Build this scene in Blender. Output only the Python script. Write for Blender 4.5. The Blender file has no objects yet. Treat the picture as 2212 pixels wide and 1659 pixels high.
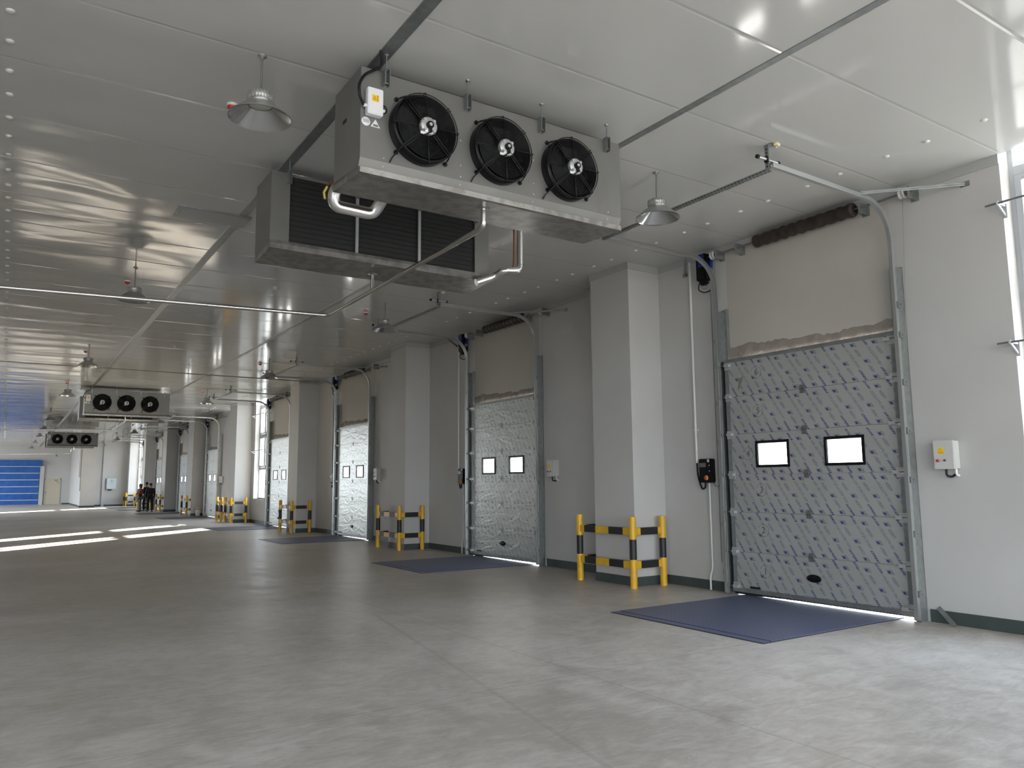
import bpy, bmesh, math, random
from mathutils import Vector, Matrix, Quaternion
PI = math.pi
random.seed(7)
C = bpy.context.scene.collection
W = 8.63      # inner face of the dock wall
H = 4.98      # underside of the ceiling
K = 7.98      # front of the columns
YEND = 77.5
YA = 67.3

# ---------------------------------------------------------------- camera
cam_d = bpy.data.cameras.new('camera')
cam = bpy.data.objects.new('camera', cam_d); C.objects.link(cam)
cam_d.sensor_width = 36.0
cam_d.lens = 1659.6 / 2212 * 36.0
cam_d.clip_end = 400
_p, _t, _r = math.radians(7.327), math.radians(33.279), math.radians(-.453)
_f = Vector((math.sin(_t) * math.cos(_p), math.cos(_t) * math.cos(_p), math.sin(_p)))
_rt = Vector((math.cos(_t), -math.sin(_t), 0)); _up = _rt.cross(_f)
_rt2 = _rt * math.cos(_r) + _up * math.sin(_r); _up2 = _up * math.cos(_r) - _rt * math.sin(_r)
M = Matrix((_rt2, _up2, -_f)).transposed().to_4x4(); M.translation = Vector((0, 0, 1.55))
cam.matrix_world = M
bpy.context.scene.camera = cam

# ---------------------------------------------------------------- world, sun, exposure
sc = bpy.context.scene
sc.view_settings.view_transform = 'Standard'
sc.view_settings.look = 'None'
sc.view_settings.gamma = 1.0
sc.view_settings.use_curve_mapping = False
sc.view_settings.exposure = .85
sc.render.engine = 'CYCLES'
sc.cycles.use_denoising = True
sc.cycles.max_bounces = 10
sc.cycles.diffuse_bounces = 7
sc.cycles.glossy_bounces = 4
sc.cycles.transparent_max_bounces = 8
sc.cycles.caustics_reflective = False
sc.cycles.caustics_refractive = False
sc.cycles.sample_clamp_indirect = 6.0
SKY = 5.6
w = bpy.data.worlds.new('daylight'); sc.world = w; w.use_nodes = True
nt = w.node_tree; nt.nodes.clear()
tc = nt.nodes.new('ShaderNodeTexCoord'); sx = nt.nodes.new('ShaderNodeSeparateXYZ')
rmp = nt.nodes.new('ShaderNodeValToRGB'); bg = nt.nodes.new('ShaderNodeBackground'); wo = nt.nodes.new('ShaderNodeOutputWorld')
mp = nt.nodes.new('ShaderNodeMapRange')
mp.inputs['From Min'].default_value = -1; mp.inputs['From Max'].default_value = 1
nt.links.new(tc.outputs['Generated'], sx.inputs[0]); nt.links.new(sx.outputs['Z'], mp.inputs['Value'])
nt.links.new(mp.outputs[0], rmp.inputs[0]); nt.links.new(rmp.outputs[0], bg.inputs[0]); nt.links.new(bg.outputs[0], wo.inputs[0])
cr = rmp.color_ramp
cr.elements[0].position = .0; cr.elements[0].color = (.385, .385, .375, 1)
cr.elements[1].position = 1.0; cr.elements[1].color = (.55, .74, 1.0, 1)
e = cr.elements.new(.49); e.color = (.44, .43, .41, 1)
e = cr.elements.new(.51); e.color = (.90, .955, 1.0, 1)
bg.inputs[1].default_value = SKY

sd = bpy.data.lights.new('sun', 'SUN'); sd.energy = 70.0; sd.angle = math.radians(.9); sd.color = (1, .93, .82)
sun = bpy.data.objects.new('sun', sd); C.objects.link(sun)
_el = math.radians(15.4)
sdir = Vector((-math.cos(_el) * .715, -math.cos(_el) * .699, -math.sin(_el)))
sun.rotation_euler = sdir.to_track_quat('-Z', 'Y').to_euler(); sun.location = (30, 60, 20)

WINDOWS = [(-4.2, -2.55), (2.03, 3.68), (31.06, 32.72), (34.85, 36.55), (63.6, 66.0)]
REAR = [(-8.4, -3.6), (-2.6, 2.2), (3.2, 8.2)]  # assumed openings in the unseen rear wall, added for daylight on the near hall
LEFT = [(-8.6, -1.5), (51.5, 60.5), (61.5, 76.8)]  # assumed openings in the unseen left wall, added to light both hall ends
XL = -9.0
def portal(name, loc, rot, sx_, sy_):
    d = bpy.data.lights.new(name, 'AREA'); d.shape = 'RECTANGLE'; d.size = sx_; d.size_y = sy_; d.cycles.is_portal = True
    o = bpy.data.objects.new(name, d); o.location = loc; o.rotation_euler = rot; C.objects.link(o)
for i, (a, b) in enumerate(WINDOWS):
    portal('daylight_window', (8.97, (a + b) / 2, 3.2), (0, PI / 2, 0), 4.5, b - a)
for i, (a, b) in enumerate(REAR):
    portal('daylight_rear', ((a + b) / 2, -9.62, 2.5), (PI / 2, 0, PI), b - a, 4.4)
for i, (a, b) in enumerate(LEFT):
    portal('daylight_left', (XL - .32, (a + b) / 2, 2.65), (0, -PI / 2, 0), 4.3, b - a)

# ---------------------------------------------------------------- materials
def mat(name, col, rough=.5, metal=0.0, spec=.5, coat=0, noise=None, bump=None, emis=None):
    m = bpy.data.materials.new(name); m.use_nodes = True
    n = m.node_tree.nodes; l = m.node_tree.links; b = n['Principled BSDF']
    b.inputs['Base Color'].default_value = (*col, 1); b.inputs['Roughness'].default_value = rough
    b.inputs['Metallic'].default_value = metal; b.inputs['Specular IOR Level'].default_value = spec
    b.inputs['Coat Weight'].default_value = coat
    if emis: b.inputs['Emission Color'].default_value = (*emis[0], 1); b.inputs['Emission Strength'].default_value = emis[1]
    if noise or bump:
        t = n.new('ShaderNodeTexCoord'); mpn = n.new('ShaderNodeMapping'); l.new(t.outputs['Object'], mpn.inputs[0])
    if noise:   # (scale, col2, amount, (stretch))
        tx = n.new('ShaderNodeTexNoise'); tx.inputs['Scale'].default_value = noise[0]; tx.inputs['Detail'].default_value = 6
        if len(noise) > 3: mpn.inputs['Scale'].default_value = noise[3]
        l.new(mpn.outputs[0], tx.inputs['Vector'])
        r = n.new('ShaderNodeValToRGB'); r.color_ramp.elements[0].position = .5 - noise[2]; r.color_ramp.elements[1].position = .5 + noise[2]
        r.color_ramp.elements[0].color = (*noise[1], 1); r.color_ramp.elements[1].color = (*col, 1)
        l.new(tx.outputs[0], r.inputs[0]); l.new(r.outputs[0], b.inputs['Base Color'])
    if bump:    # (scale, strength, distance)
        tb = n.new('ShaderNodeTexNoise'); tb.inputs['Scale'].default_value = bump[0]; tb.inputs['Detail'].default_value = 4
        l.new(mpn.outputs[0], tb.inputs['Vector'])
        bp = n.new('ShaderNodeBump'); bp.inputs['Strength'].default_value = bump[1]; bp.inputs['Distance'].default_value = bump[2]
        l.new(tb.outputs[0], bp.inputs['Height']); l.new(bp.outputs[0], b.inputs['Normal'])
    return m

class NB:
    """small helper to write shader maths"""
    def __init__(s, m): s.n = m.node_tree.nodes; s.l = m.node_tree.links
    def m(s, op, a, b=None, c=None):
        nd = s.n.new('ShaderNodeMath'); nd.operation = op
        for i, v in enumerate((a, b, c)):
            if v is None: continue
            if isinstance(v, (int, float)): nd.inputs[i].default_value = v
            else: s.l.new(v, nd.inputs[i])
        return nd.outputs[0]
    def add(s, a, b): return s.m('ADD', a, b)
    def sub(s, a, b): return s.m('SUBTRACT', a, b)
    def mul(s, a, b): return s.m('MULTIPLY', a, b)
    def lt(s, a, b): return s.m('LESS_THAN', a, b)
    def gt(s, a, b): return s.m('GREATER_THAN', a, b)
    def ab(s, a): return s.m('ABSOLUTE', a)
    def band(s, x, lo, hi): return s.mul(s.gt(x, lo), s.lt(x, hi))
    def wrap(s, x, per): return s.sub(s.m('FLOORED_MODULO', s.add(x, per / 2), per), per / 2)
    def mix(s, f, a, b):
        nd = s.n.new('ShaderNodeMix'); nd.data_type = 'RGBA'
        s.l.new(f, nd.inputs['Factor'])
        for k, v in (('A', a), ('B', b)):
            i = [x for x in nd.inputs if x.name == k and x.type == 'RGBA'][0]
            if isinstance(v, tuple): i.default_value = (*v, 1)
            else: s.l.new(v, i)
        return [x for x in nd.outputs if x.type == 'RGBA'][0]

m_wall = mat('white_wall_paint', (.51, .508, .50), .55, noise=(.7, (.475, .473, .463), .12), bump=(28, .05, .01))
m_base = mat('dark_green_grey_skirting_paint', (.045, .06, .06), .45, noise=(5, (.055, .07, .07), .2))
m_plaster = mat('raw_grey_brown_plaster', (.33, .29, .26), .9, noise=(9, (.24, .21, .185), .2), bump=(22, .6, .02))
m_lintel = mat('upper_wall_cream_paint', (.47, .45, .41), .6, noise=(.9, (.435, .415, .375), .15), bump=(30, .05, .01))
m_galv = mat('galvanised_steel', (.34, .362, .358), .38, .7, noise=(14, (.28, .30, .297), .15))
m_galvd = mat('dark_galvanised_steel', (.23, .25, .25), .4, .7)
m_white_steel = mat('bright_galvanised_track', (.45, .47, .47), .33, .7)
m_slot = mat('slot_shadow_black', (.02, .02, .02), .8)
m_stain = mat('stainless_sheet', (.215, .212, .204), .42, .45, noise=(3, (.195, .192, .183), .15), bump=(60, .02, .002))
m_tray = mat('stainless_tray', (.32, .31, .295), .3, .7, noise=(9, (.225, .215, .20), .08))
m_chrome = mat('polished_steel_tube', (.62, .60, .58), .16, .95)
m_foil = mat('aluminium_foil_jacket', (.80, .79, .77), .22, .95, bump=(40, .12, .004))
m_black = mat('black_plastic', (.006, .006, .007), .4, 0, .25)
m_blackm = mat('black_gloss_metal', (.006, .006, .007), .25, 0, .3)
m_coil = mat('coil_fins_black', (.012, .014, .013), .6)
m_hub = mat('cast_aluminium', (.55, .56, .56), .4, .6)
m_rubber_gap = mat('black_rubber_and_gap_shade', (.01, .01, .01), .8)  # bottom seal rubber, also the black painted into the shaded side gaps
m_wplast = mat('white_plastic', (.78, .79, .82), .35)
m_greyplast = mat('light_grey_plastic', (.55, .55, .53), .4)
m_copper = mat('copper', (.32, .14, .08), .35, .9)
m_brass = mat('brass', (.45, .33, .08), .4, .6)
m_foam = mat('yellow_foam', (.75, .66, .42), .9, bump=(30, .8, .02))
m_yel = mat('yellow_paint', (.72, .42, .02), .38, noise=(6, (.62, .35, .015), .2))
m_bk = mat('black_tape', (.012, .012, .014), .5)
m_red = mat('red_plastic', (.55, .03, .03), .35)
m_redglow = mat('red_button', (.5, .015, .03), .3)
m_green = mat('green_button', (.01, .12, .05), .3)
m_warn = mat('warning_yellow', (.85, .60, .03), .5)
m_or = mat('warning_print_red', (.55, .14, .02), .5)
m_spring = mat('dark_spring_steel', (.035, .028, .025), .5, .4, noise=(5, (.06, .045, .04), .2))
m_blue = mat('blue_motor_label', (.01, .03, .25), .4)
m_pcase = mat('pvc_white_conduit', (.70, .70, .69), .4)
m_lamp_out = mat('lamp_grey_spun_aluminium', (.42, .42, .41), .35, .6)
m_lamp_in = mat('lamp_reflector', (.62, .63, .64), .18, .9)
m_lens = mat('lamp_lens_unlit', (.55, .58, .48), .3)
m_hatch = mat('grey_ceiling_hatch', (.30, .32, .33), .35, .3)
m_cap = mat('white_cap_plastic', (.66, .66, .62), .45)
m_bluedoor = mat('blue_pvc_curtain', (.012, .11, .42), .45, noise=(2.2, (.008, .075, .30), .2), bump=(3, .4, .08))
m_beige = mat('beige_door_paint', (.50, .46, .36), .5)
m_cab = mat('pale_blue_grey_cabinet', (.50, .58, .62), .4)
m_hair = mat('black_hair', (.008, .007, .007), .6)
m_skin = mat('skin', (.33, .17, .12), .5)
m_brownj = mat('rust_brown_jacket', (.12, .028, .018), .8)
m_darkj = mat('black_navy_jacket', (.008, .009, .013), .8)
m_darkp = mat('black_trousers', (.006, .006, .008), .8)
m_jeans = mat('grey_blue_jeans', (.12, .15, .16), .85)
m_pail = mat('white_pail_plastic', (.7, .7, .68), .4)
m_exit = mat('exit_sign_green', (.03, .30, .16), .4)

# glossy white sandwich-panel ceiling: joints every 1.135 m, gently oil-canned sheet
m_ceil = mat('white_sandwich_panel', (.553, .556, .541), .10, 0, .62)
def _ceil():
    q = NB(m_ceil); b = q.n['Principled BSDF']
    t = q.n.new('ShaderNodeTexCoord'); s = q.n.new('ShaderNodeSeparateXYZ'); q.l.new(t.outputs['Object'], s.inputs[0])
    y = q.sub(s.outputs['Y'], 3.65)
    d = q.ab(q.wrap(y, 1.135))
    seam = q.lt(d, .004)
    col = q.mix(seam, (.553, .556, .541), (.46, .465, .45))
    q.l.new(col, b.inputs['Base Color'])
    prof = q.m('MINIMUM', q.mul(d, 45.0), 1.0)
    mpn = q.n.new('ShaderNodeMapping'); mpn.inputs['Scale'].default_value = (.40, 1.15, 1); q.l.new(t.outputs['Object'], mpn.inputs[0])
    nz = q.n.new('ShaderNodeTexNoise'); nz.inputs['Scale'].default_value = 1.0; nz.inputs['Detail'].default_value = 1.2
    nz.inputs['Distortion'].default_value = .4
    q.l.new(mpn.outputs[0], nz.inputs['Vector'])
    # sheets are more buckled along the fixing line near x = 0
    near = q.m('MINIMUM', q.m('MAXIMUM', q.sub(1.4, q.mul(q.ab(q.add(s.outputs['X'], .2)), .45)), .10), 1.2)
    h = q.add(q.mul(nz.outputs[0], q.mul(near, 1.0)), q.mul(prof, .10))
    bp = q.n.new('ShaderNodeBump'); bp.inputs['Strength'].default_value = .55; bp.inputs['Distance'].default_value = .05
    q.l.new(h, bp.inputs['Height']); q.l.new(bp.outputs[0], b.inputs['Normal'])
_ceil()

# concrete slab
m_floor = mat('concrete_floor', (.36, .355, .335), .42, 0, .5)
def _floor():
    q = NB(m_floor); b = q.n['Principled BSDF']
    t = q.n.new('ShaderNodeTexCoord'); s = q.n.new('ShaderNodeSeparateXYZ'); q.l.new(t.outputs['Object'], s.inputs[0])
    def nz(scale, det, dist=0, sc_=(1, 1, 1), rot=0):
        mpn = q.n.new('ShaderNodeMapping'); mpn.inputs['Scale'].default_value = sc_; mpn.inputs['Rotation'].default_value = (0, 0, rot)
        q.l.new(t.outputs['Object'], mpn.inputs[0])
        x = q.n.new('ShaderNodeTexNoise'); x.inputs['Scale'].default_value = scale; x.inputs['Detail'].default_value = det
        x.inputs['Distortion'].default_value = dist; q.l.new(mpn.outputs[0], x.inputs['Vector']); return x.outputs[0]
    big = nz(.35, 5, .3); mid = nz(2.6, 8, 1.2); fine = nz(26, 6)
    trowel = nz(3.0, 7, 2.5, (1, 2.6, 1), .5)
    v = q.add(q.add(q.mul(big, .40), q.mul(mid, .30)), q.add(q.mul(trowel, .22), q.mul(fine, .08)))
    r = q.n.new('ShaderNodeValToRGB')
    r.color_ramp.elements[0].position = .40; r.color_ramp.elements[0].color = (.40, .372, .345, 1)
    r.color_ramp.elements[1].position = .60; r.color_ramp.elements[1].color = (.68, .648, .625, 1)
    q.l.new(v, r.inputs[0])
    # dark streaky scuffs
    st = nz(1.3, 9, 3.5, (1, 2.2, 1), .9)
    scuff = q.mul(q.band(st, .496, .504), .2)
    # saw-cut joints
    jx = q.lt(q.ab(q.wrap(q.sub(s.outputs['X'], 4.05), 8.1)), .006)
    jy = q.lt(q.ab(q.wrap(q.sub(s.outputs['Y'], 5.15), 8.1)), .006)
    jn = q.mul(q.m('MAXIMUM', jx, jy), .4)
    c1 = q.mix(scuff, r.outputs[0], (.16, .155, .14))
    # one long tyre mark and brown patches growing stronger down the hall
    tm = q.mul(q.lt(q.ab(q.sub(s.outputs['X'], q.add(2.27, q.mul(s.outputs['Y'], .174)))), .022), q.band(s.outputs['Y'], 3.0, 8.8))
    c1 = q.mix(q.mul(tm, q.mul(mid, .38)), c1, (.14, .135, .12))
    brown_noise = nz(.22, 6, .8)
    fary = q.m('MINIMUM', q.m('MAXIMUM', q.mul(q.sub(s.outputs['Y'], 4.5), .14), 0.0), 1.0)
    brown_mix = q.mul(q.m('MINIMUM', q.m('MAXIMUM', q.mul(q.sub(brown_noise, .36), 4.0), 0.0), 1.0), q.mul(fary, .55))
    c1 = q.mix(brown_mix, c1, (.40, .345, .275))
    c2 = q.mix(jn, c1, (.12, .115, .10))
    q.l.new(c2, b.inputs['Base Color'])
    rr = q.add(.25, q.mul(mid, .26)); q.l.new(rr, b.inputs['Roughness'])
    bp = q.n.new('ShaderNodeBump'); bp.inputs['Strength'].default_value = .12; bp.inputs['Distance'].default_value = .01
    q.l.new(q.add(trowel, q.mul(fine, .4)), bp.inputs['Height']); q.l.new(bp.outputs[0], b.inputs['Normal'])
_floor()

# chequer plate
m_chk = mat('blue_grey_chequer_plate', (.075, .09, .165), .42, .25)
def _chk():
    q = NB(m_chk); b = q.n['Principled BSDF']
    t = q.n.new('ShaderNodeTexCoord'); s = q.n.new('ShaderNodeSeparateXYZ'); q.l.new(t.outputs['Object'], s.inputs[0])
    X, Y = s.outputs['X'], s.outputs['Y']
    def lug(a, b_):
        return q.mul(q.lt(q.ab(a), .016), q.lt(q.ab(b_), .0045))
    u = q.mul(q.add(X, Y), .7071); v = q.mul(q.sub(X, Y), .7071)
    l1 = lug(q.wrap(u, .05), q.wrap(v, .05)); l2 = lug(q.wrap(q.add(v, .025), .05), q.wrap(q.add(u, .025), .05))
    h = q.m('MAXIMUM', l1, l2)
    bp = q.n.new('ShaderNodeBump'); bp.inputs['Strength'].default_value = .8; bp.inputs['Distance'].default_value = .004
    q.l.new(h, bp.inputs['Height']); q.l.new(bp.outputs[0], b.inputs['Normal'])
    q.l.new(q.mix(h, (.085, .105, .20), (.13, .155, .27)), b.inputs['Base Color'])
_chk()

# printed protective film on the door panels. Local panel coords: y across, z from the bottom of the panel (.535 high)
def film(name, base, blue, grey, metal, rough, wr):
    m = mat(name, base, rough, metal)
    q = NB(m); b = q.n['Principled BSDF']
    t = q.n.new('ShaderNodeTexCoord'); s = q.n.new('ShaderNodeSeparateXYZ'); q.l.new(t.outputs['Object'], s.inputs[0])
    u = q.mul(s.outputs['Y'], -1.0); v = q.sub(.535, s.outputs['Z'])
    up = q.sub(u, q.mul(v, .643))
    def off(c): return q.mul(q.wrap(q.sub(up, c), .28), .84)      # distance across the strip
    # letters: fine random cells
    cb = q.n.new('ShaderNodeCombineXYZ'); q.l.new(q.mul(up, 1), cb.inputs[0]); q.l.new(q.mul(v, 1), cb.inputs[1])
    vo = q.n.new('ShaderNodeTexVoronoi'); vo.distance = 'CHEBYCHEV'; vo.inputs['Scale'].default_value = 150; q.l.new(cb.outputs[0], vo.inputs['Vector'])
    sv = q.n.new('ShaderNodeSeparateColor'); q.l.new(vo.outputs['Color'], sv.inputs[0])
    ink = q.gt(sv.outputs[0], .22)
    ink2 = q.gt(sv.outputs[1], .30)
    blk = q.gt(q.m('FLOORED_MODULO', v, .0205), .0055)            # gaps between characters
    A = off(0.0); B = off(-.02)
    boldA = q.mul(q.mul(q.lt(q.ab(A), .0145), q.band(v, .0, .105)), q.mul(blk, ink))
    boldB = q.mul(q.mul(q.lt(q.ab(B), .0145), q.band(v, .40, .535)), q.mul(blk, ink))
    thin = q.mul(q.mul(q.band(q.ab(A), .004, .0135), q.band(v, .115, .385)), ink2)
    gap = q.gt(q.m('FLOORED_MODULO', v, .062), .006)
    thin = q.mul(thin, gap)
    def diamond(c, vc):
        a = off(c); al = q.mul(q.sub(v, vc), 1.19)
        m_ = q.m('MAXIMUM', q.ab(a), q.ab(al))
        full = q.lt(m_, .031); edge = q.mul(full, q.gt(m_, .027))
        low = q.mul(full, q.mul(q.band(a, -.024, .004), q.band(al, -.018, .020)))
        dots = q.mul(q.mul(full, q.mul(ink, q.gt(a, .004))), .6)
        return q.mul(edge, .8), low, dots
    D = [diamond(.115, .085), diamond(.145, .30), diamond(.125, .50)]
    def blob(c, vc):
        a = off(c); al = q.sub(v, vc)
        return q.mul(q.mul(q.lt(q.ab(a), q.sub(.022, q.mul(q.ab(al), .18))), q.lt(q.ab(al), .052)), ink2)
    G = [blob(.105, .19), blob(.135, .40)]
    mx = lambda *a: a[0] if len(a) == 1 else q.m('MAXIMUM', a[0], mx(*a[1:]))
    bl = mx(boldA, boldB, *[d[1] for d in D])
    gr = mx(q.mul(thin, .85), *[d[0] for d in D], *[d[2] for d in D], *[q.mul(g, .6) for g in G])
    nz = q.n.new('ShaderNodeTexNoise'); nz.inputs['Scale'].default_value = 2.2; nz.inputs['Detail'].default_value = 5; q.l.new(t.outputs['Object'], nz.inputs['Vector'])
    c0 = q.mix(q.m('MINIMUM', q.m('MAXIMUM', q.mul(q.sub(nz.outputs[0], .35), 2.5), 0.0), 1.0), tuple(x * .88 for x in base), base)
    c1 = q.mix(gr, c0, grey); c2 = q.mix(q.mul(bl, .92), c1, blue)
    q.l.new(c2, b.inputs['Base Color'])
    wv = q.n.new('ShaderNodeTexNoise'); wv.inputs['Scale'].default_value = 3.0; wv.inputs['Detail'].default_value = 3; wv.inputs['Distortion'].default_value = 1.0
    mpn = q.n.new('ShaderNodeMapping'); mpn.inputs['Scale'].default_value = (1, .8, 2.4); q.l.new(t.outputs['Object'], mpn.inputs[0]); q.l.new(mpn.outputs[0], wv.inputs['Vector'])
    bp = q.n.new('ShaderNodeBump'); bp.inputs['Strength'].default_value = wr; bp.inputs['Distance'].default_value = .03
    q.l.new(q.add(wv.outputs[0], q.mul(mx(bl, gr), .02)), bp.inputs['Height']); q.l.new(bp.outputs[0], b.inputs['Normal'])
    return m
m_film = film('printed_protective_film', (.375, .385, .375), (.016, .03, .17), (.12, .145, .19), .1, .42, .12)
m_film2 = film('clear_film_on_silver_panel', (.56, .59, .58), (.20, .22, .24), (.30, .32, .33), .55, .32, .32)

# frosted vision pane: lets daylight glow through
m_pane = bpy.data.materials.new('frosted_acrylic_pane'); m_pane.use_nodes = True
_n = m_pane.node_tree.nodes; _l = m_pane.node_tree.links; _n.clear()
_o = _n.new('ShaderNodeOutputMaterial'); _a = _n.new('ShaderNodeBsdfTranslucent'); _b = _n.new('ShaderNodeBsdfDiffuse'); _x = _n.new('ShaderNodeMixShader')
_a.inputs[0].default_value = (.95, .95, .95, 1); _b.inputs[0].default_value = (.8, .8, .8, 1); _x.inputs[0].default_value = .2
_l.new(_a.outputs[0], _x.inputs[1]); _l.new(_b.outputs[0], _x.inputs[2]); _l.new(_x.outputs[0], _o.inputs[0])
# thin window glass
m_glass = bpy.data.materials.new('window_glass'); m_glass.use_nodes = True
_n = m_glass.node_tree.nodes; _l = m_glass.node_tree.links; _n.clear()
_o = _n.new('ShaderNodeOutputMaterial'); _a = _n.new('ShaderNodeBsdfTransparent'); _b = _n.new('ShaderNodeBsdfGlossy'); _x = _n.new('ShaderNodeMixShader')
_b.inputs['Roughness'].default_value = .02; _x.inputs[0].default_value = .06; _a.inputs[0].default_value = (.97, .98, .98, 1)
_l.new(_a.outputs[0], _x.inputs[1]); _l.new(_b.outputs[0], _x.inputs[2]); _l.new(_x.outputs[0], _o.inputs[0])

# ---------------------------------------------------------------- mesh helpers
class MB:
    def __init__(s, *mats): s.v = []; s.f = []; s.mi = []; s.sm = []; s.mats = mats
    def _add(s, vs, fs, mi, smooth):
        o = len(s.v); s.v += [tuple(v) for v in vs]
        for f in fs: s.f.append([i + o for i in f]); s.mi.append(mi); s.sm.append(smooth)
    def box(s, a, b, mi=0, M=None):
        x0, y0, z0 = a; x1, y1, z1 = b
        vs = [(x0, y0, z0), (x1, y0, z0), (x1, y1, z0), (x0, y1, z0), (x0, y0, z1), (x1, y0, z1), (x1, y1, z1), (x0, y1, z1)]
        if M is not None: vs = [M @ Vector(v) for v in vs]
        s._add(vs, [(3, 2, 1, 0), (4, 5, 6, 7), (0, 1, 5, 4), (1, 2, 6, 5), (2, 3, 7, 6), (3, 0, 4, 7)], mi, False); return s
    def cbox(s, c, d, mi=0, M=None):
        return s.box([c[i] - d[i] / 2 for i in range(3)], [c[i] + d[i] / 2 for i in range(3)], mi, M)
    def bar(s, p, q, wd, ht, mi=0, up=(0, 0, 1)):
        p, q = Vector(p), Vector(q); d = (q - p); L = d.length; d.normalize(); up = Vector(up)
        if abs(d.dot(up)) > .99: up = Vector((1, 0, 0))
        x = d.cross(up).normalized(); z = x.cross(d)
        Mx = Matrix((x, d, z)).transposed().to_4x4(); Mx.translation = p
        return s.box((-wd / 2, 0, -ht / 2), (wd / 2, L, ht / 2), mi, Mx)
    def cyl(s, p, q, r, r2=None, n=16, mi=0, caps=True, smooth=True):
        p, q = Vector(p), Vector(q); d = (q - p).normalized(); r2 = r if r2 is None else r2
        a = d.orthogonal().normalized(); b = d.cross(a); vs = []
        for c, rr in ((p, r), (q, r2)):
            for i in range(n):
                t = 2 * PI * i / n; vs.append(c + a * rr * math.cos(t) + b * rr * math.sin(t))
        s._add(vs, [(i, (i + 1) % n, n + (i + 1) % n, n + i) for i in range(n)], mi, smooth)
        if caps: s._add(vs, [tuple(range(n))[::-1], tuple(range(n, 2 * n))], mi, False)
        return s
    def tube(s, pts, r, n=8, mi=0, closed=False):
        P = [Vector(p) for p in pts]; N = len(P); vs = []; a = None
        for i in range(N):
            if closed: d = P[(i + 1) % N] - P[i - 1]
            else: d = P[min(i + 1, N - 1)] - P[max(i - 1, 0)]
            d.normalize()
            a = d.orthogonal().normalized() if a is None else (a - d * a.dot(d)).normalized()
            b = d.cross(a)
            for j in range(n):
                t = 2 * PI * j / n; vs.append(P[i] + a * r * math.cos(t) + b * r * math.sin(t))
        fs = []
        for i in range(N if closed else N - 1):
            k = (i + 1) % N
            for j in range(n): fs.append((i * n + j, i * n + (j + 1) % n, k * n + (j + 1) % n, k * n + j))
        s._add(vs, fs, mi, True)
        if not closed: s._add(vs, [tuple(range(n))[::-1], tuple(range((N - 1) * n, N * n))], mi, False)
        return s
    def lathe(s, prof, c=(0, 0, 0), axis='z', n=32, mi=0, smooth=True, close=False):
        vs = []
        for r, h in prof:
            for i in range(n):
                t = 2 * PI * i / n; x, y = r * math.cos(t), r * math.sin(t)
                if axis == 'z': v = (c[0] + x, c[1] + y, c[2] + h)
                elif axis == 'y': v = (c[0] + x, c[1] + h, c[2] + y)
                else: v = (c[0] + h, c[1] + x, c[2] + y)
                vs.append(v)
        m = len(prof); fs = []
        for k in range(m if close else m - 1):
            kk = (k + 1) % m
            for i in range(n): fs.append((k * n + i, k * n + (i + 1) % n, kk * n + (i + 1) % n, kk * n + i))
        s._add(vs, fs, mi, smooth)
        return s
    def prism(s, poly, a, b, axis='x', mi=0):
        """poly in the two other axes, extruded a..b along axis"""
        n = len(poly); vs = []
        for h in (a, b):
            for u, v in poly: vs.append({'x': (h, u, v), 'y': (u, h, v), 'z': (u, v, h)}[axis])
        s._add(vs, [tuple(range(n))[::-1], tuple(range(n, 2 * n))] + [(i, (i + 1) % n, n + (i + 1) % n, n + i) for i in range(n)], mi, False)
        return s
    def build(s, name, parent=None, loc=None, bevel=0):
        me = bpy.data.meshes.new(name); me.from_pydata(s.v, [], s.f)
        for m in s.mats: me.materials.append(m)
        me.polygons.foreach_set('material_index', s.mi); me.polygons.foreach_set('use_smooth', s.sm)
        bm = bmesh.new(); bm.from_mesh(me); bmesh.ops.recalc_face_normals(bm, faces=bm.faces)
        if bevel: bmesh.ops.bevel(bm, geom=[e for e in bm.edges if len(e.link_faces) == 2 and e.calc_face_angle(0) > .6], offset=bevel, segments=2, affect='EDGES')
        bm.to_mesh(me); bm.free(); me.update()
        o = bpy.data.objects.new(name, me); C.objects.link(o)
        if parent is not None: o.parent = parent
        if loc is not None: o.location = loc
        return o
def tag(o, label, cat, group=None, kind=None):
    o['label'] = label; o['category'] = cat
    if group: o['group'] = group
    if kind: o['kind'] = kind
    return o
def empty(name, loc=(0, 0, 0), rz=0):
    o = bpy.data.objects.new(name, None); C.objects.link(o); o.location = loc; o.rotation_euler = (0, 0, rz); o.empty_display_size = .2
    return o
def copy_tree(o, parent=None):
    c = o.copy(); C.objects.link(c)
    if parent is not None: c.parent = parent
    for ch in list(o.children): copy_tree(ch, c)
    return c
def arc(c, r, a0, a1, n, u, v):
    c, u, v = Vector(c), Vector(u), Vector(v)
    return [c + u * r * math.cos(a0 + (a1 - a0) * i / n) + v * r * math.sin(a0 + (a1 - a0) * i / n) for i in range(n + 1)]
def rounded(pts, r, n=6):
    P = [Vector(p) for p in pts]; out = [P[0]]
    for i in range(1, len(P) - 1):
        a, b, c = P[i - 1], P[i], P[i + 1]; d1 = (a - b).normalized(); d2 = (c - b).normalized()
        rr = min(r, (a - b).length * .45, (c - b).length * .45)
        p, q = b + d1 * rr, b + d2 * rr
        for k in range(n + 1):
            t = k / n; out.append(p * (1 - t) ** 2 + b * 2 * t * (1 - t) + q * t * t)
    out.append(P[-1]); return out
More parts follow.
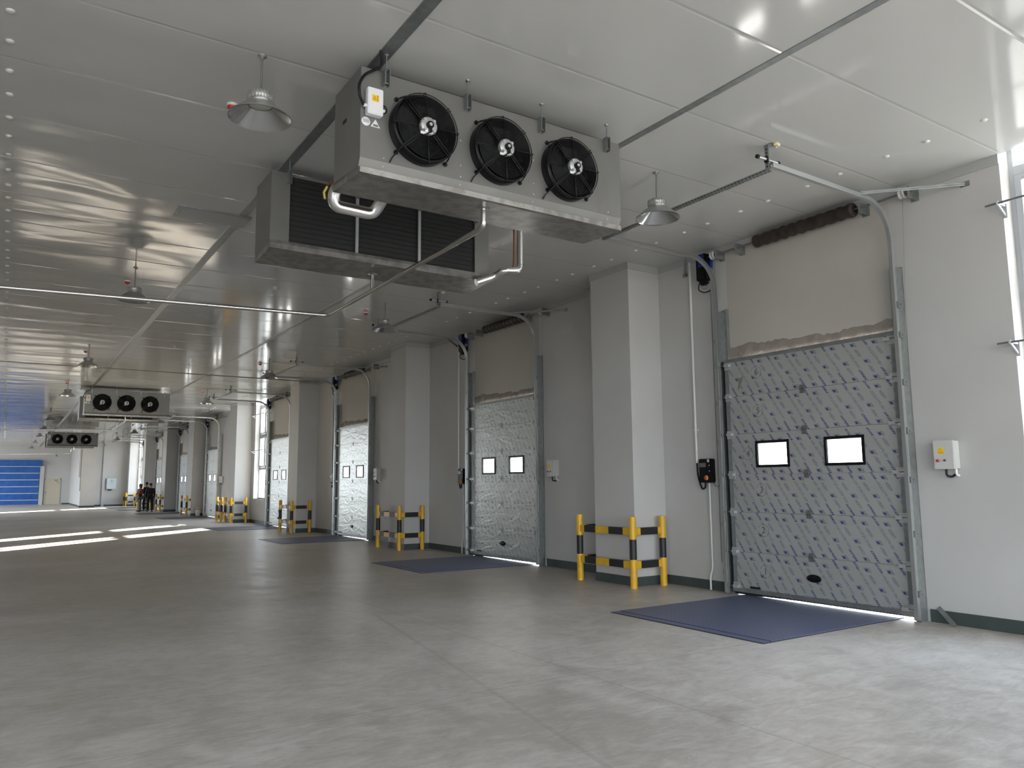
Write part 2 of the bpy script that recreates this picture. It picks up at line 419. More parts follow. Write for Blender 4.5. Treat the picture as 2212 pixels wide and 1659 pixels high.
def text(body, name, size, m, parent, loc, rot, ext=.0008, align='CENTER'):
    cu = bpy.data.curves.new(name, 'FONT'); cu.body = body; cu.size = size; cu.extrude = ext; cu.align_x = align; cu.align_y = 'CENTER'
    cu.materials.append(m); tmp = bpy.data.objects.new('tmp', cu); C.objects.link(tmp)
    me = bpy.data.meshes.new_from_object(tmp); bpy.data.objects.remove(tmp); bpy.data.curves.remove(cu)
    o = bpy.data.objects.new(name, me); C.objects.link(o); o.parent = parent; o.location = loc; o.rotation_euler = rot
    return o

# ---------------------------------------------------------------- bay layout
DOORS = [6.17, 13.41, 21.58, 28.85, 40.0, 47.33, 55.7, 61.55]
COLS = [(8.82, 9.75), (16.85, 17.75), (25.0, 25.95), (33.2, 34.42), (42.0, 43.4), (49.9, 51.2), (58.2, 59.2), (66.2, YA)]

def S(o, label, cat): return tag(o, label, cat, None, 'structure')
# floor
o = MB(m_floor).box((XL, -9.6, -.25), (W + .35, YEND + .5, 0)).build('floor'); S(o, 'scuffed grey concrete slab floor running the length of the loading hall', 'floor')
# ceiling slab and fixing caps
ceil = MB(m_ceil).box((XL, -9.6, H), (W, YEND + .5, H + .12)).build('ceiling'); S(ceil, 'glossy white panel ceiling with cross joints', 'ceiling')
capm = MB(m_cap).lathe([(.031, 0), (.031, -.004), (.026, -.011), (.014, -.016), (.0005, -.018)], n=16).build('bolt_cap', ceil)
caps = []
y = 5.35
while y < 66:
    caps.append((-.182, y)); y += .46 if len(caps) % 2 else .51
n1 = len(caps); y = 2.93
while y < 66:
    caps.append((7.665, y)); y += .43 if len(caps) % 2 else .555
first = [c for c in caps[:n1]][:50] + caps[n1:][:50]
rest = [c for c in caps if c not in first]
for i, (x, y) in enumerate(first):
    c = capm if i == 0 else capm.copy()
    if i: C.objects.link(c)
    c.location = (x, y, H)
rb = MB(m_cap)
for x, y in rest: rb.lathe([(.031, H), (.031, H - .004), (.022, H - .014), (.0005, H - .018)], (x, y, 0), n=10)
rb = rb.build('bolt_cap', ceil); rb['kind'] = 'stuff'
# metal cover strips running along the ceiling
for i, (xc, wd, lab) in enumerate([(2.345, .115, 'long flat metal cover strip on the ceiling running past the cooler cable entry'),
                                   (5.075, .085, 'long flat metal cover strip on the ceiling meeting the far end of the fan coolers')]):
    mb = MB(m_galv)
    mb.prism([(xc - wd / 2, H), (xc - wd / 2 + .006, H - .006), (xc + wd / 2 - .006, H - .006), (xc + wd / 2, H)], -9.4, YEND, 'y')
    S(mb.build('trim_%d' % (i + 1)), lab, 'cover strip')
# unseen roof slab, added to stop sky light leaking in over the ceiling
S(MB(m_wall).box((XL - .4, -9.9, 5.55), (W + .4, YEND + .6, 5.7)).build('roof_slab'), 'unseen roof slab added above the panel ceiling to block sky light', 'roof')

# dock wall with openings
mb = MB(m_wall, m_lintel)
ops = [(a, b, .98, 5.5, 'w') for a, b in WINDOWS] + [(c - 1.25, c + 1.25, 0, 3.36, 'd') for c in DOORS]
ops.sort(); yy = -9.6
for a, b, z0, z1, k in ops:
    mb.box((W, yy, -.2), (W + .3, a, 5.55))
    if k == 'w': mb.box((W, a, -.2), (W + .3, b, z0)); mb.box((W, a, z1), (W + .3, b, 5.55))
    else:
        mb.box((W, a, z1), (W + .3, b, 5.55), 1); mb.box((W, a, -.2), (W + .3, b, -.001))
    yy = b
mb.box((W, yy, -.2), (W + .3, YEND + .5, 5.55))
S(mb.build('wall_right'), 'long white painted dock wall holding the loading doors and windows', 'wall')
# far part
S(MB(m_wall).box((XL, YEND, -.1), (W, YEND + .3, 5.5)).build('wall_end'), 'bright white end wall around the blue curtain door', 'wall')
mb = MB(m_wall); mb.box((5.0, YA, -.1), (W, YA + .25, H)); mb.box((4.75, YA, -.1), (5.0, YEND, H))
mb.box((4.65, 64.8, -.1), (5.62, 65.7, H)); mb.box((4.75, 65.7, -.1), (5.1, YA, H))
mb.box((6.28, YA - .1, -.1), (6.46, YA, H))
S(mb.build('wall_far_room'), 'white walls and pier of the far block beside the beige door', 'wall')
mb = MB(m_wall); yy = -9.6
for a, b in LEFT:
    mb.box((XL - .3, yy, -.1), (XL, a, 5.55)); mb.box((XL - .3, a, -.1), (XL, b, .5)); mb.box((XL - .3, a, 4.8), (XL, b, 5.55)); yy = b
mb.box((XL - .3, yy, -.1), (XL, YEND + .3, 5.55))
S(mb.build('wall_left'), 'unseen white left wall with openings added for daylight', 'wall')
mb = MB(m_wall); xx = XL
for a, b in REAR:
    mb.box((xx, -9.6, -.1), (a, -9.3, 5.5)); mb.box((a, -9.6, -.1), (b, -9.3, .3)); mb.box((a, -9.6, 4.7), (b, -9.3, 5.5)); xx = b
mb.box((xx, -9.6, -.1), (W, -9.3, 5.5))
S(mb.build('wall_rear'), 'unseen white rear wall with wide openings added for daylight', 'wall')

# columns
colab = ['white square column between the two closest loading doors', 'white square column between the second and third loading doors',
         'white square column between the third and fourth loading doors', 'sunlit white column just past the tall window',
         'white column between the fifth and sixth loading doors', 'dark shaded column between the sixth and seventh loading doors',
         'dark column behind the standing people', 'bright column against the far wall']
for (a, b), lb in zip(COLS, colab):
    S(MB(m_wall).box((K, a, 0), (W + .01, b, H)).build('column'), lb, 'column')
# wall outline with column jogs (for skirting and cornice)
def outline(skip_doors, skip_win=False):
    ev = [(a, b, 'c') for a, b in COLS]
    if skip_doors: ev += [(c - 1.40, c + 1.40, 'g') for c in DOORS]
    if skip_win: ev += [(a, b, 'g') for a, b in WINDOWS]
    ev.sort(); segs = []; cur = [(W, -9.3)]
    for a, b, k in ev:
        if k == 'c': cur += [(W, a), (K, a), (K, b), (W, b)]
        else: cur.append((W, a)); segs.append(cur); cur = [(W, b)]
    cur.append((W, YA)); segs.append(cur); return segs
def ribbon(segs, z0, z1, th, mat_, name):
    mb = MB(mat_)
    for s in segs:
        for (x0, y0), (x1, y1) in zip(s, s[1:]):
            if abs(y1 - y0) < 1e-4: # facing -y or +y
                first_ = x1 < x0
                ya, yb = (y0 - th, y0) if first_ else (y0, y0 + th)
                mb.box((min(x0, x1) - th, ya, z0), (max(x0, x1), yb, z1))
            else: mb.box((x0 - th, y0, z0), (x0, y1, z1))
    return mb.build(name)
S(ribbon(outline(True), 0, .135, .012, m_base, 'baseboard_right'), 'dark grey painted skirting along the dock wall and columns', 'skirting')
S(ribbon(outline(False, True), H - .105, H - .0005, .014, mat('cornice_angle', (.40, .405, .395), .4), 'trim_3'), 'grey cornice angle where the dock wall meets the ceiling', 'cornice')
mb = MB(m_base); mb.box((5.62, YA - .012, 0), (K, YA, .13)); mb.box((4.64, 64.788, 0), (5.63, 64.8, .13)); mb.box((4.638, 64.8, 0), (4.65, 65.7, .13)); mb.box((4.738, 65.7, 0), (4.75, YEND, .13)); mb.box((4.2, YEND - .012, 0), (4.74, YEND, .13))
S(mb.build('baseboard_end'), 'dark skirting of the far block walls', 'skirting')

# windows in the dock wall
m_upvc = mat('pale_grey_window_profile', (.42, .435, .46), .35)
for i, (a, b) in enumerate(WINDOWS):
    wn = empty('window_%d' % (i + 1), (W + .2, a, .98)); L = b - a; Hh = 4.52
    S(wn, ['tall white framed window behind the camera', 'tall white framed window at the corner beside the closest door', 'tall window after the fourth loading door',
           'tall window hidden behind the sunlit column', 'tall window near the far end behind the standing people'][i], 'window')
    f = MB(m_upvc); t = .05
    f.box((0, 0, 0), (.07, t, Hh)); f.box((0, L - t, 0), (.07, L, Hh)); f.box((0, t, 0), (.07, L - t, t)); f.box((0, t, Hh - t), (.07, L - t, Hh))
    for zt in (1.23, 2.60, 3.84): f.box((-.005, t, zt - .05), (.075, L - t, zt + .05))
    f.box((-.005, L / 2 - .04, 1.28), (.075, L / 2 + .04, Hh - t))
    f.build('window_frame', wn)
    zz = [(t, 1.18), (1.28, 2.55), (2.65, 3.79), (3.89, Hh - t)]
    for j, (p, q_) in enumerate(zz):
        for (ya, yb) in ([(t, L - t)] if j == 0 else [(t, L / 2 - .04), (L / 2 + .04, L - t)]):
            if j in (1, 2):
                s_ = MB(m_upvc)
                s_.box((-.02, ya + .01, p + .01), (.04, ya + .07, q_ - .01)); s_.box((-.02, yb - .07, p + .01), (.04, yb - .01, q_ - .01))
                s_.box((-.02, ya + .07, p + .01), (.04, yb - .07, p + .07)); s_.box((-.02, ya + .07, q_ - .07), (.04, yb - .07, q_ - .01))
                s_.build('sash', wn)
            MB(m_glass).box((.028, ya + .01, p + .01), (.032, yb - .01, q_ - .01)).build('pane', wn)
    MB(m_upvc).box((-.215, -.0, -.03), (0, L, 0.0)).build('window_sill', wn)

# ---------------------------------------------------------------- loading doors
PH = [.05, .59, 1.127, 1.64, 2.20, 2.73, 3.24]
def leaf(y0, n, first):
    d = empty('door_%d' % n, (W - .085, y0, 0))
    fm = m_film if first else m_film2
    for k in range(6):
        z0, z1 = PH[k], PH[k + 1]; hh = z1 - z0 - .004
        p = MB(fm, m_galv)
        if k == 3:   # pierced for the two vision panes
            zl, zh = .02, hh
            p.box((0, -1.275, 0), (.045, 1.275, .09)); p.box((0, -1.275, .45), (.045, 1.275, hh))
            for a, b in ((-1.275, -.80), (-.26, .26), (.80, 1.275)): p.box((0, a, .09), (.045, b, .45))
        else: p.box((0, -1.275, 0), (.045, 1.275, hh))
        if k == 5: p.box((-.012, -1.29, hh - .012), (.05, 1.29, hh + .035), 1)
        if k == 0: p.box((-.014, -1.29, -.006), (.05, 1.29, .05), 1)
        if k < 5: p.box((.018, -1.275, hh - .01), (.034, 1.275, hh + .03), 1)
        p.build('panel', d, (0, 0, z0))
    if True:
        for s in (-.53, .53):
            f = MB(m_black); zc = PH[3] + .27
            for (a, b) in (((-.27, -.18), (.27, -.145)), ((-.27, .145), (.27, .18)), ((-.27, -.145), (-.235, .145)), ((.235, -.145), (.27, .145))):
                f.box((-.018, s + a[0], zc + a[1]), (.05, s + b[0], zc + b[1]))
            f = f.build('window_frame', d, bevel=.006)
            MB(m_pane).box((.01, s - .24, zc - .15), (.014, s + .24, zc + .15)).build('pane', f)
    # bottom seal, then dark strips for the gaps beside the leaf
    MB(m_rubber_gap).prism([(-1.27, .032), (.3, .026), (.95, .013), (1.27, .014), (1.27, .046), (-1.27, .046)], .0, .03, 'x').build('bottom_seal', d)
    for s in (-1, 1):
        a, b = sorted((s * 1.279, s * 1.318)); MB(m_rubber_gap).box((.01, a, .03), (.05, b, 3.25)).build('side_gap_shade', d)  # black strips stand in for the shaded gap between leaf and track
    h = MB(m_black); h.lathe([(.001, -.006), (.095, -.006), (.108, 0), (.108, .004)], (0, 0, 0), 'x', 24); 
    for i_ in range(len(h.v)): x_, y_, z_ = h.v[i_]; h.v[i_] = (x_, y_, z_ * .46)
    h.box((-.03, -.08, -.012), (-.008, .08, .012))
    h.build('handle', d, (0, .0, .33))
    MB(m_black).box((-.03, -.07, -.012), (-.0, .07, .012)).build('latch', d, (-.012, .90, .125))
    # centre hinges, side hinges and end caps
    for k in range(1, 6):
        z = PH[k]
        hg = MB(m_galv if not first else m_galvd)
        hg.box((-.006, -.035, -.055), (0, .035, -.006)); hg.box((-.006, -.035, .006), (0, .035, .055)); hg.cyl((-.006, -.035, 0), (-.006, .035, 0), .008, n=8)
        hg.build('hinge', d, (-.001, .02, z - .003))
    for s in (-1, 1):
        for k in range(0, 7):
            z = PH[k] if k else .12
            if k == 6: z -= .06
            hg = MB(m_hub, m_galvd)
            a, b = (s * 1.17, s * 1.285); a, b = min(a, b), max(a, b)
            hg.box((-.005, a, z - .06), (0, b, z + .05)); hg.box((-.06, s * 1.20 - .03, z - .022), (-.004, s * 1.20 + .05, z + .018), 0)
            hg.cyl((-.05, s * 1.22, z), (-.05, s * 1.345, z), .007, n=6, mi=1); hg.cyl((-.05, s * 1.325, z), (-.05, s * 1.345, z), .023, n=12, mi=1)
            hg.build('roller_hinge', d)
        e = MB(m_galv); a, b = sorted((s * 1.21, s * 1.277)); e.box((-.004, a, .06), (0, b, 3.23)); e.build('end_stile', d)
    return d
fr_lab = ['closest', 'second', 'third', 'fourth', 'fifth', 'sixth', 'seventh', 'eighth']
leaf_lab = ['closest loading door, grey panels printed all over with blue film lettering', 'silver sectional loading door with two lit panes, second along the wall',
            'silver sectional loading door, third along the wall', 'sectional loading door partly behind the third column, fourth along the wall',
            'narrow looking sectional door just past the sunlit column, fifth along the wall', 'sectional door seen edge-on, sixth along the wall',
            'sectional door behind the standing people, seventh along the wall', 'last sectional door before the far wall, eighth along the wall']
d1 = leaf(DOORS[0], 1, True); S(d1, leaf_lab[0], 'loading door')
m_pen = mat('grey_pen_line', (.09, .09, .10), .6)
# pen numbers circled on each panel
for k in range(6):
    zc = PH[k] + .30 if k != 3 else PH[k] + .28; yc = .735 if k != 3 else .93
    r_ = MB(m_pen).tube(arc((0, 0, 0), .085, .3, 2 * PI - .1, 28, (0, 1, 0), (0, 0, 1)), .0018, 4).build('pen_circle', d1, (-.001, yc, zc))
    text(str(k + 1), 'pen_number', .12, m_pen, d1, (-.0012, yc, zc), (PI / 2, 0, -PI / 2))
d2 = leaf(DOORS[1], 2, False); S(d2, leaf_lab[1], 'loading door')
for n in range(2, 8):
    d = copy_tree(d2); d.name = 'door_%d' % (n + 1); d.location.y = DOORS[n]; d['label'] = leaf_lab[n]
MB(mat('dried_glue_smear', (.22, .20, .17), .8)).prism([(1.02, 2.98), (.98, 2.99), (.955, 3.02), (.97, 2.95), (1.0, 2.90), (1.03, 2.84), (1.055, 2.81), (1.06, 2.85), (1.04, 2.90), (1.06, 2.96), (1.09, 2.99)], -.0012, .0, 'x').build('glue_smear', d1)
# rough plaster lintel band above the leaf
def lintel_strip():
    mb = MB(m_plaster); n = 44; rnd = random.Random(3)
    rows = []
    for j in range(n + 1):
        y = -1.25 + 2.5 * j / n; t = j / n
        top = 3.425 - .03 * math.sin(t * 5) + rnd.uniform(-.012, .012) + (.02 if j % 9 < 4 else 0)
        bot = 3.256 + .010 * math.sin(j * 1.7) + rnd.uniform(-.006, .006)
        rows.append([(W - .003, y, top), (W - .012 - .006 * rnd.random(), y, top - .012), (W - .018 - .012 * rnd.random(), y, (top + bot) / 2),
                     (W - .012 - .01 * rnd.random(), y, bot + .02), (W + .03, y, bot), (W + .03, y, bot + .06)])
    vs = [v for r in rows for v in r]; fs = []
    for j in range(n):
        for k in range(5): a = j * 6 + k; fs.append((a, a + 1, a + 7, a + 6))
    mb._add(vs, fs, 0, True)
    return mb.build('lintel_plaster')
ls = lintel_strip(); ls.location.y = DOORS[0]; S(ls, 'rough brown plaster band above the closest loading door', 'plaster band')
for n in range(1, 8):
    c = ls.copy(); C.objects.link(c); c.location.y = DOORS[n]; c['label'] = 'rough plaster band above the %s loading door along the wall' % fr_lab[n]

# ---------------------------------------------------------------- door hardware
ordn = ['closest (film-printed)', 'second', 'third', 'fourth', 'fifth', 'sixth', 'seventh', 'eighth']
def make_track():
    t = empty('door_track')
    for s in (-1, 1):
        y = s * 1.335; xo = -.16        # x measured from the wall face
        g = MB(m_white_steel)
        path = [(xo, y, .02), (xo, y, 4.30)] + arc((xo - .45, y, 4.30), .45, 0, PI / 2, 12, (1, 0, 0), (0, 0, 1))[1:] + [(-2.25, y, 4.765)]
        # C-shaped channel: web + two lips swept along the path
        P = [Vector(p) for p in path]; prof = [(-.026, .0), (-.026, .045), (-.020, .045), (-.020, .004), (.020, .004), (.020, .045), (.026, .045), (.026, 0)]
        vs = []; m_ = len(prof)
        for i, p in enumerate(P):
            dd = (P[min(i + 1, len(P) - 1)] - P[max(i - 1, 0)]).normalized(); nx = Vector((0, 1, 0)).cross(dd).normalized()
            for a, b in prof: vs.append(p + nx * a + Vector((0, -s * b + s * .025, 0)))
        fs = []
        for i in range(len(P) - 1):
            for k in range(m_): fs.append((i * m_ + k, i * m_ + (k + 1) % m_, (i + 1) * m_ + (k + 1) % m_, (i + 1) * m_ + k))
        g._add(vs, fs, 0, False)
        g.build('rail', t)
        a = MB(m_galv)      # wall angle
        ya, yb = sorted((s * 1.235, s * 1.365)); top = 4.02
        a.box((-.012, ya, 0), (-.001, yb, top)); yc, yd = sorted((s * 1.355, s * 1.365)); a.box((-.14, yc, 0), (-.002, yd, 4.0)); 
        yc, yd = sorted((s * 1.235, s * 1.243)); a.box((-.06, yc, 0), (-.012, yd, top))
        a.build('wall_angle', t)
        for z in (.3, .95, 1.55, 2.1, 2.65, 3.2, 3.55):
            c = MB(m_galv); ya, yb = sorted((s * 1.345, s * 1.385)); c.box((-.175, ya, z - .035), (-.10, yb, z + .035)); c.cyl((-.13, s * 1.385, z), (-.13, s * 1.397, z), .011, n=6); c.build('clip', t)
        # ceiling hanger, perforated angle
        h = MB(m_galv, m_slot); x0 = -2.25
        h.box((x0 - .025, y - s * .03 - .004, 4.72), (x0 + .025, y - s * .03, H)); h.box((x0 - .027, y - s * .03 - .025, 4.72), (x0 - .023, y - s * .03 + .025, H))
        for k in range(6): h.box((x0 - .0285, y - s * .03 - .008, 4.745 + k * .037), (x0 - .0175, y - s * .03 + .008, 4.762 + k * .037), 1)
        h.box((x0 - .05, y - .05, H - .006), (x0 + .03, y + .02, H)); h.build('hanger', t)
        f = MB(m_foam); rr = random.Random(5 + s)
        for k in range(7): f.lathe([(.001, .02), (.016, .013), (.02, 0), (.014, -.012), (.001, -.016)], (x0 + .03 + rr.uniform(-.03, .03), y - .05 + rr.uniform(-.03, .03), H - .012), n=8)
        f.build('foam_blob', t)
        # bumper
        b = MB(m_white_steel, m_black)
        b.cyl((x0 - .16, y - s * .03, 4.83), (x0 + .14, y - s * .03, 4.83), .016, n=10); b.cyl((x0 - .185, y - s * .03, 4.83), (x0 - .155, y - s * .03, 4.83), .021, n=10, mi=1)
        b.cyl((x0 + .14, y - s * .03, 4.83), (x0 + .165, y - s * .03, 4.83), .021, n=10, mi=1); b.box((x0 - .045, y - s * .03 - .02, 4.80), (x0 - .02, y - s * .03 + .02, 4.86), 1); b.build('bumper', t)
        # slanted brace back to the wall
        p = Vector((-.72, y + s * .015, 4.78)); q_ = Vector((-.002, y + s * .80, 4.77)) if s < 0 else Vector((-.002, y + s * .72, 4.72))
        br = MB(m_galv, m_slot); dd = (q_ - p); L = dd.length; br.bar(p, q_, .036, .004); br.bar(p + Vector((0, 0, -.0)), q_, .004, .036)
        for k in range(14): c0 = p + dd * ((k + .5) / 14); br.bar(c0 - dd.normalized() * .011, c0 + dd.normalized() * .011, .0065, .010)
        br.box((-.004, q_.y - .05, q_.z - .03), (-.001, q_.y + .05, q_.z + .03)); br.build('brace', t)
    c = MB(m_galv, m_slot)
    c.box((-2.272, -1.335, 4.705), (-2.268, 1.335, 4.741)); c.box((-2.272, -1.335, 4.703), (-2.236, 1.335, 4.707))
    for k in range(56): yy_ = -1.31 + k * .0476; c.box((-2.2735, yy_ - .013, 4.719), (-2.2665, yy_ + .013, 4.727), 1); c.box((-2.258, yy_ - .013, 4.7015), (-2.250, yy_ + .013, 4.7085), 1)
    c.build('cross_bar', t)
    return t
def make_shaft():
    t = empty('torsion_spring_shaft')
    xo, zz = -.12, 4.845
    MB(m_galvd).cyl((xo, -1.68, zz), (xo, 1.468, zz), .0127, n=10).build('shaft', t)
    g = MB(m_spring); n = 300; L0, L1 = -.88, .60
    prof = []
    for k in range(61):
        r = .083 + .006 * math.sin(k * 1.1) + .004 * (1 if k % 10 < 2 else 0); prof.append((r, L0 + (L1 - L0) * k / 60))
    g.lathe([(.02, L0 - .015), (.075, L0 - .012)] + prof + [(.075, L1 + .012), (.02, L1 + .015)], (xo, 0, zz), 'y', 24); g.build('spring', t)
    for k, (ya, hh) in enumerate(((-.97, .075), (.93, .075), (-1.58, .08), (1.30, .07))):
        b = MB(m_galv); b.box((-.165, ya - .003, zz - hh), (-.003, ya + .003, zz + .06)); b.box((-.006, ya - .045, zz - hh - .02), (-.001, ya + .05, zz + .06)); b.cyl((xo, ya - .012, zz), (xo, ya + .012, zz), .03, n=12)
        b.build('bearing_bracket', t)
    for ya, s in ((-1.50, 1), (1.37, 1)):
        MB(m_greyplast, m_black).lathe([(.02, -.03), (.06, -.03), (.062, -.022), (.052, -.018), (.052, .018), (.062, .022), (.062, .03), (.02, .03)], (xo, ya, zz), 'y', 20).build('cable_drum', t)
    for ya in (-1.47, 1.40): MB(m_galvd).cyl((xo + .052, math.copysign(1.385, ya), 3.1), (xo + .052, ya, zz), .0025, n=5).build('lift_cable', t)
    return t
def make_motor():
    t = empty('door_motor')
    b = MB(m_black); b.box((-.20, 1.47, 4.50), (-.04, 1.66, 4.90)); b.box((-.17, 1.50, 4.44), (-.07, 1.63, 4.50)); b.build('housing', t, bevel=.02)
    MB(m_blue).box((-.10, 1.455, 4.68), (-.05, 1.469, 4.89)).build('label_panel', t)
    MB(m_blue).box((-.206, 1.49, 4.70), (-.2005, 1.60, 4.88)).build('label_panel', t)
    MB(m_galv).cyl((-.12, 1.47, 4.64), (-.12, 1.43, 4.64), .035, n=12).build('gear_cap', t)
    MB(m_black).tube(rounded([(-.15, 1.62, 4.50), (-.16, 1.66, 4.38), (-.10, 1.60, 4.33), (-.04, 1.52, 4.36)], .05), .009, 8).build('power_lead', t)
    g = MB(m_galv); g.tube(arc((-.12, 1.56, 4.44), .06, PI, 2 * PI, 12, (0, 1, 0), (0, 0, 1)), .006, 6); g.build('chain_guide', t)
    return t
def make_chain():
    t = empty('pull_chain')
    for yy_ in (1.49, 1.55):
        g = MB(m_galvd); z = 4.40; k = 0
        while z > .42:
            if k % 2: g.box((-.014, yy_ - .0055, z - .022), (-.010, yy_ + .0055, z))
            else: g.box((-.0165, yy_ - .002, z - .022), (-.0075, yy_ + .002, z))
            z -= .0265; k += 1
        g.build('chain_strand', t)
    return t
def make_conduit():
    t = empty('cable_conduit')
    MB(m_pcase).tube([(-.022, 1.94, H - .09), (-.022, 1.94, 1.82)], .02, 12).build('upper_tube', t)
    MB(m_black).tube(rounded([(-.022, 1.94, 1.83), (-.025, 1.93, 1.62), (-.04, 1.84, 1.43), (-.05, 1.765, 1.46), (-.055, 1.76, 1.528)], .1), .013, 10).build('cable', t)
    MB(m_pcase).tube(rounded([(-.035, 1.70, 1.528), (-.035, 1.70, .30), (-.045, 1.74, .20), (-.045, 1.74, .005)], .06), .015, 10).build('lower_tube', t)
    MB(m_pcase).box((-.026, 1.90, 2.30), (-.001, 1.98, 2.325)).build('clip', t)
    return t
def make_controller():
    t = empty('door_controller')
    MB(m_black).box((-.11, 1.60, 1.53), (-.002, 1.83, 1.875)).build('case', t, bevel=.012)
    MB(m_galvd).box((-.113, 1.69, 1.755), (-.1095, 1.805, 1.815)).build('display', t)
    MB(m_greyplast).box((-.1115, 1.62, 1.825), (-.1098, 1.66, 1.865)).build('sticker', t)
    MB(m_warn).lathe([(.001, -.006), (.034, -.006), (.034, 0)], (-.111, 1.685, 1.60), 'x', 20).build('stop_button_base', t)
    MB(m_red).lathe([(.001, -.026), (.024, -.024), (.026, -.006)], (-.116, 1.685, 1.60), 'x', 20).build('stop_button', t)
    g = MB(m_greyplast); g.box((-.1125, 1.615, 1.77), (-.1095, 1.63, 1.785)); g.box((-.1125, 1.615, 1.69), (-.1095, 1.63, 1.705)); g.build('arrow_key', t)
    MB(m_galv).tube(rounded([(-.03, 1.62, 1.53), (-.03, 1.60, 1.485), (-.03, 1.53, 1.47), (-.03, 1.52, 1.50)], .03), .007, 6).build('lead', t)
    return t
def make_switchbox():
    t = empty('dock_control_box')
    yc = -1.74
    MB(m_greyplast).box((-.11, yc - .105, 1.665), (-.002, yc + .105, 1.965)).build('case', t, bevel=.006)
    MB(m_greyplast).box((-.135, yc - .11, 1.66), (-.112, yc + .11, 1.97)).build('lid', t, bevel=.006)
    s = MB(m_warn).box((-.1365, yc - .008, 1.825), (-.1352, yc + .06, 1.893)).build('warning_sticker', t)
    a = MB(m_or)
    for p, q_ in (((yc - .000, 1.848), (yc + .052, 1.848)), ((yc + .052, 1.848), (yc + .026, 1.888)), ((yc + .026, 1.888), (yc - .000, 1.848))):
        a.bar((-.1372, p[0], p[1]), (-.1372, q_[0], q_[1]), .0012, .003, up=(1, 0, 0))
    a.bar((-.1372, yc + .03, 1.878), (-.1372, yc + .023, 1.865), .001, .003, up=(1, 0, 0)); a.bar((-.1372, yc + .023, 1.865), (-.1372, yc + .028, 1.853), .001, .003, up=(1, 0, 0))
    a.build('warning_triangle', s)
    text('有电危险', 'warning_words', .014, m_or, s, (-.1372, yc + .026, 1.835), (PI / 2, 0, -PI / 2), .0003)
    MB(m_redglow).lathe([(.001, -.018), (.014, -.018), (.016, 0)], (-.136, yc + .063, 1.752), 'x', 16).build('red_button', t)
    MB(m_green).lathe([(.001, -.014), (.011, -.014), (.013, 0)], (-.136, yc - .012, 1.754), 'x', 16).build('green_button', t)
    MB(m_black).tube(rounded([(-.08, yc + .01, 1.66), (-.08, yc + .01, 1.59), (-.05, yc - .03, 1.575), (-.003, yc - .04, 1.60)], .03), .012, 10).build('cable', t)
    MB(m_wplast).tube(rounded([(-.05, yc - .08, 1.67), (-.05, yc - .08, 1.60), (-.002, yc - .08, 1.59)], .04), .013, 10).build('elbow_tube', t)
    return t
def make_leveler():
    t = empty('dock_leveler')
    MB(m_chk).box((-2.32, -1.10, .0), (-.02, 1.10, .012)).build('deck_plate', t)
    f = MB(m_chk); f.box((-2.45, -1.10, .0), (-2.34, 1.10, .009)); f.build('frame_angle', t)
    f = MB(m_slot); f.box((-2.468, -1.118, .0), (-.02, 1.118, .0025)); f.build('gap_shade', t)  # black sheet under the plates paints the shade of the gap around them
    return t
kinds = [(make_track, 'door track', 'galvanised curved track and perforated hangers of the %s loading door', 'overhead door tracks', range(8)),
         (make_shaft, 'spring shaft', 'dark torsion spring and shaft above the %s loading door', 'torsion spring shafts', range(8)),
         (make_motor, 'motor', 'blue and black chain-hoist motor beside the top of the %s loading door', 'door motors', range(8)),
         (make_chain, 'chain', 'hanging steel pull chain left of the %s loading door', 'pull chains', range(3)),
         (make_conduit, 'conduit', 'white wall conduit with black cable loop beside the %s loading door', 'conduits', range(8)),
         (make_controller, 'controller', 'black door controller with red stop button beside the %s loading door', 'door controllers', range(8)),
         (make_switchbox, 'control box', 'pale grey control box with red and green buttons beside the %s loading door', 'dock control boxes', [0, 1, 2, 4]),
         (make_leveler, 'dock leveler', 'blue-grey chequer plate dock leveler in the floor at the %s loading door', 'dock levelers', range(8))]
for fn, cat, lab, grp, rng in kinds:
    proto = None
    for n in rng:
        o = fn() if proto is None else copy_tree(proto)
        if proto is None: proto = o
        lb = lab.replace('left of', 'next to') % ordn[n]
        o.location = (W, DOORS[n], 0); tag(o, lb, cat, grp)

# ---------------------------------------------------------------- column guards
def band_post(z1=1.035, r=.052):
    mb = MB(m_yel, m_bk); c = [(0, .415, 0), (.415, .708, 1), (.708, z1, 0)]
    for a, b, mi in c: mb.cyl((0, 0, a), (0, 0, b), r + (.0008 if mi else 0), n=20, mi=mi, caps=(b == z1))
    return mb
def band_rail(L, z, cuts, along='y'):
    """flat rail with coloured blocks; cuts: fractions where the colour changes, starts yellow"""
    mb = MB(m_yel, m_bk); cs = [0] + cuts + [1]; mi = 0
    for a, b in zip(cs, cs[1:]):
        g = .001 if mi else 0
        if along == 'y': mb.box((-.028 - g, a * L, z - .052 - g), (.028 + g, b * L, z + .052 + g), mi)
        else: mb.box((a * L, -.028 - g, z - .052 - g), (b * L, .028 + g, z + .052 + g), mi)
        mi = 1 - mi
    return mb
def make_guard(dx, dy):
    t = empty('column_guard')
    pm = band_post()
    for i, (x, y) in enumerate(((0, 0), (dx, 0), (0, dy), (dx, dy))):
        if i == 0: p = pm.build('post', t)
        else: p = p.copy(); C.objects.link(p); p.parent = t
        p.location = (x, y, 0)
    for z in (.337, .82):
        band_rail(dy, z, [.15, .41, .66, .88], 'y').build('rail', t)
        for y in (0, dy): band_rail(dx, z, [.22, .80], 'x').build('rail', t, (0, y, 0))
    return t
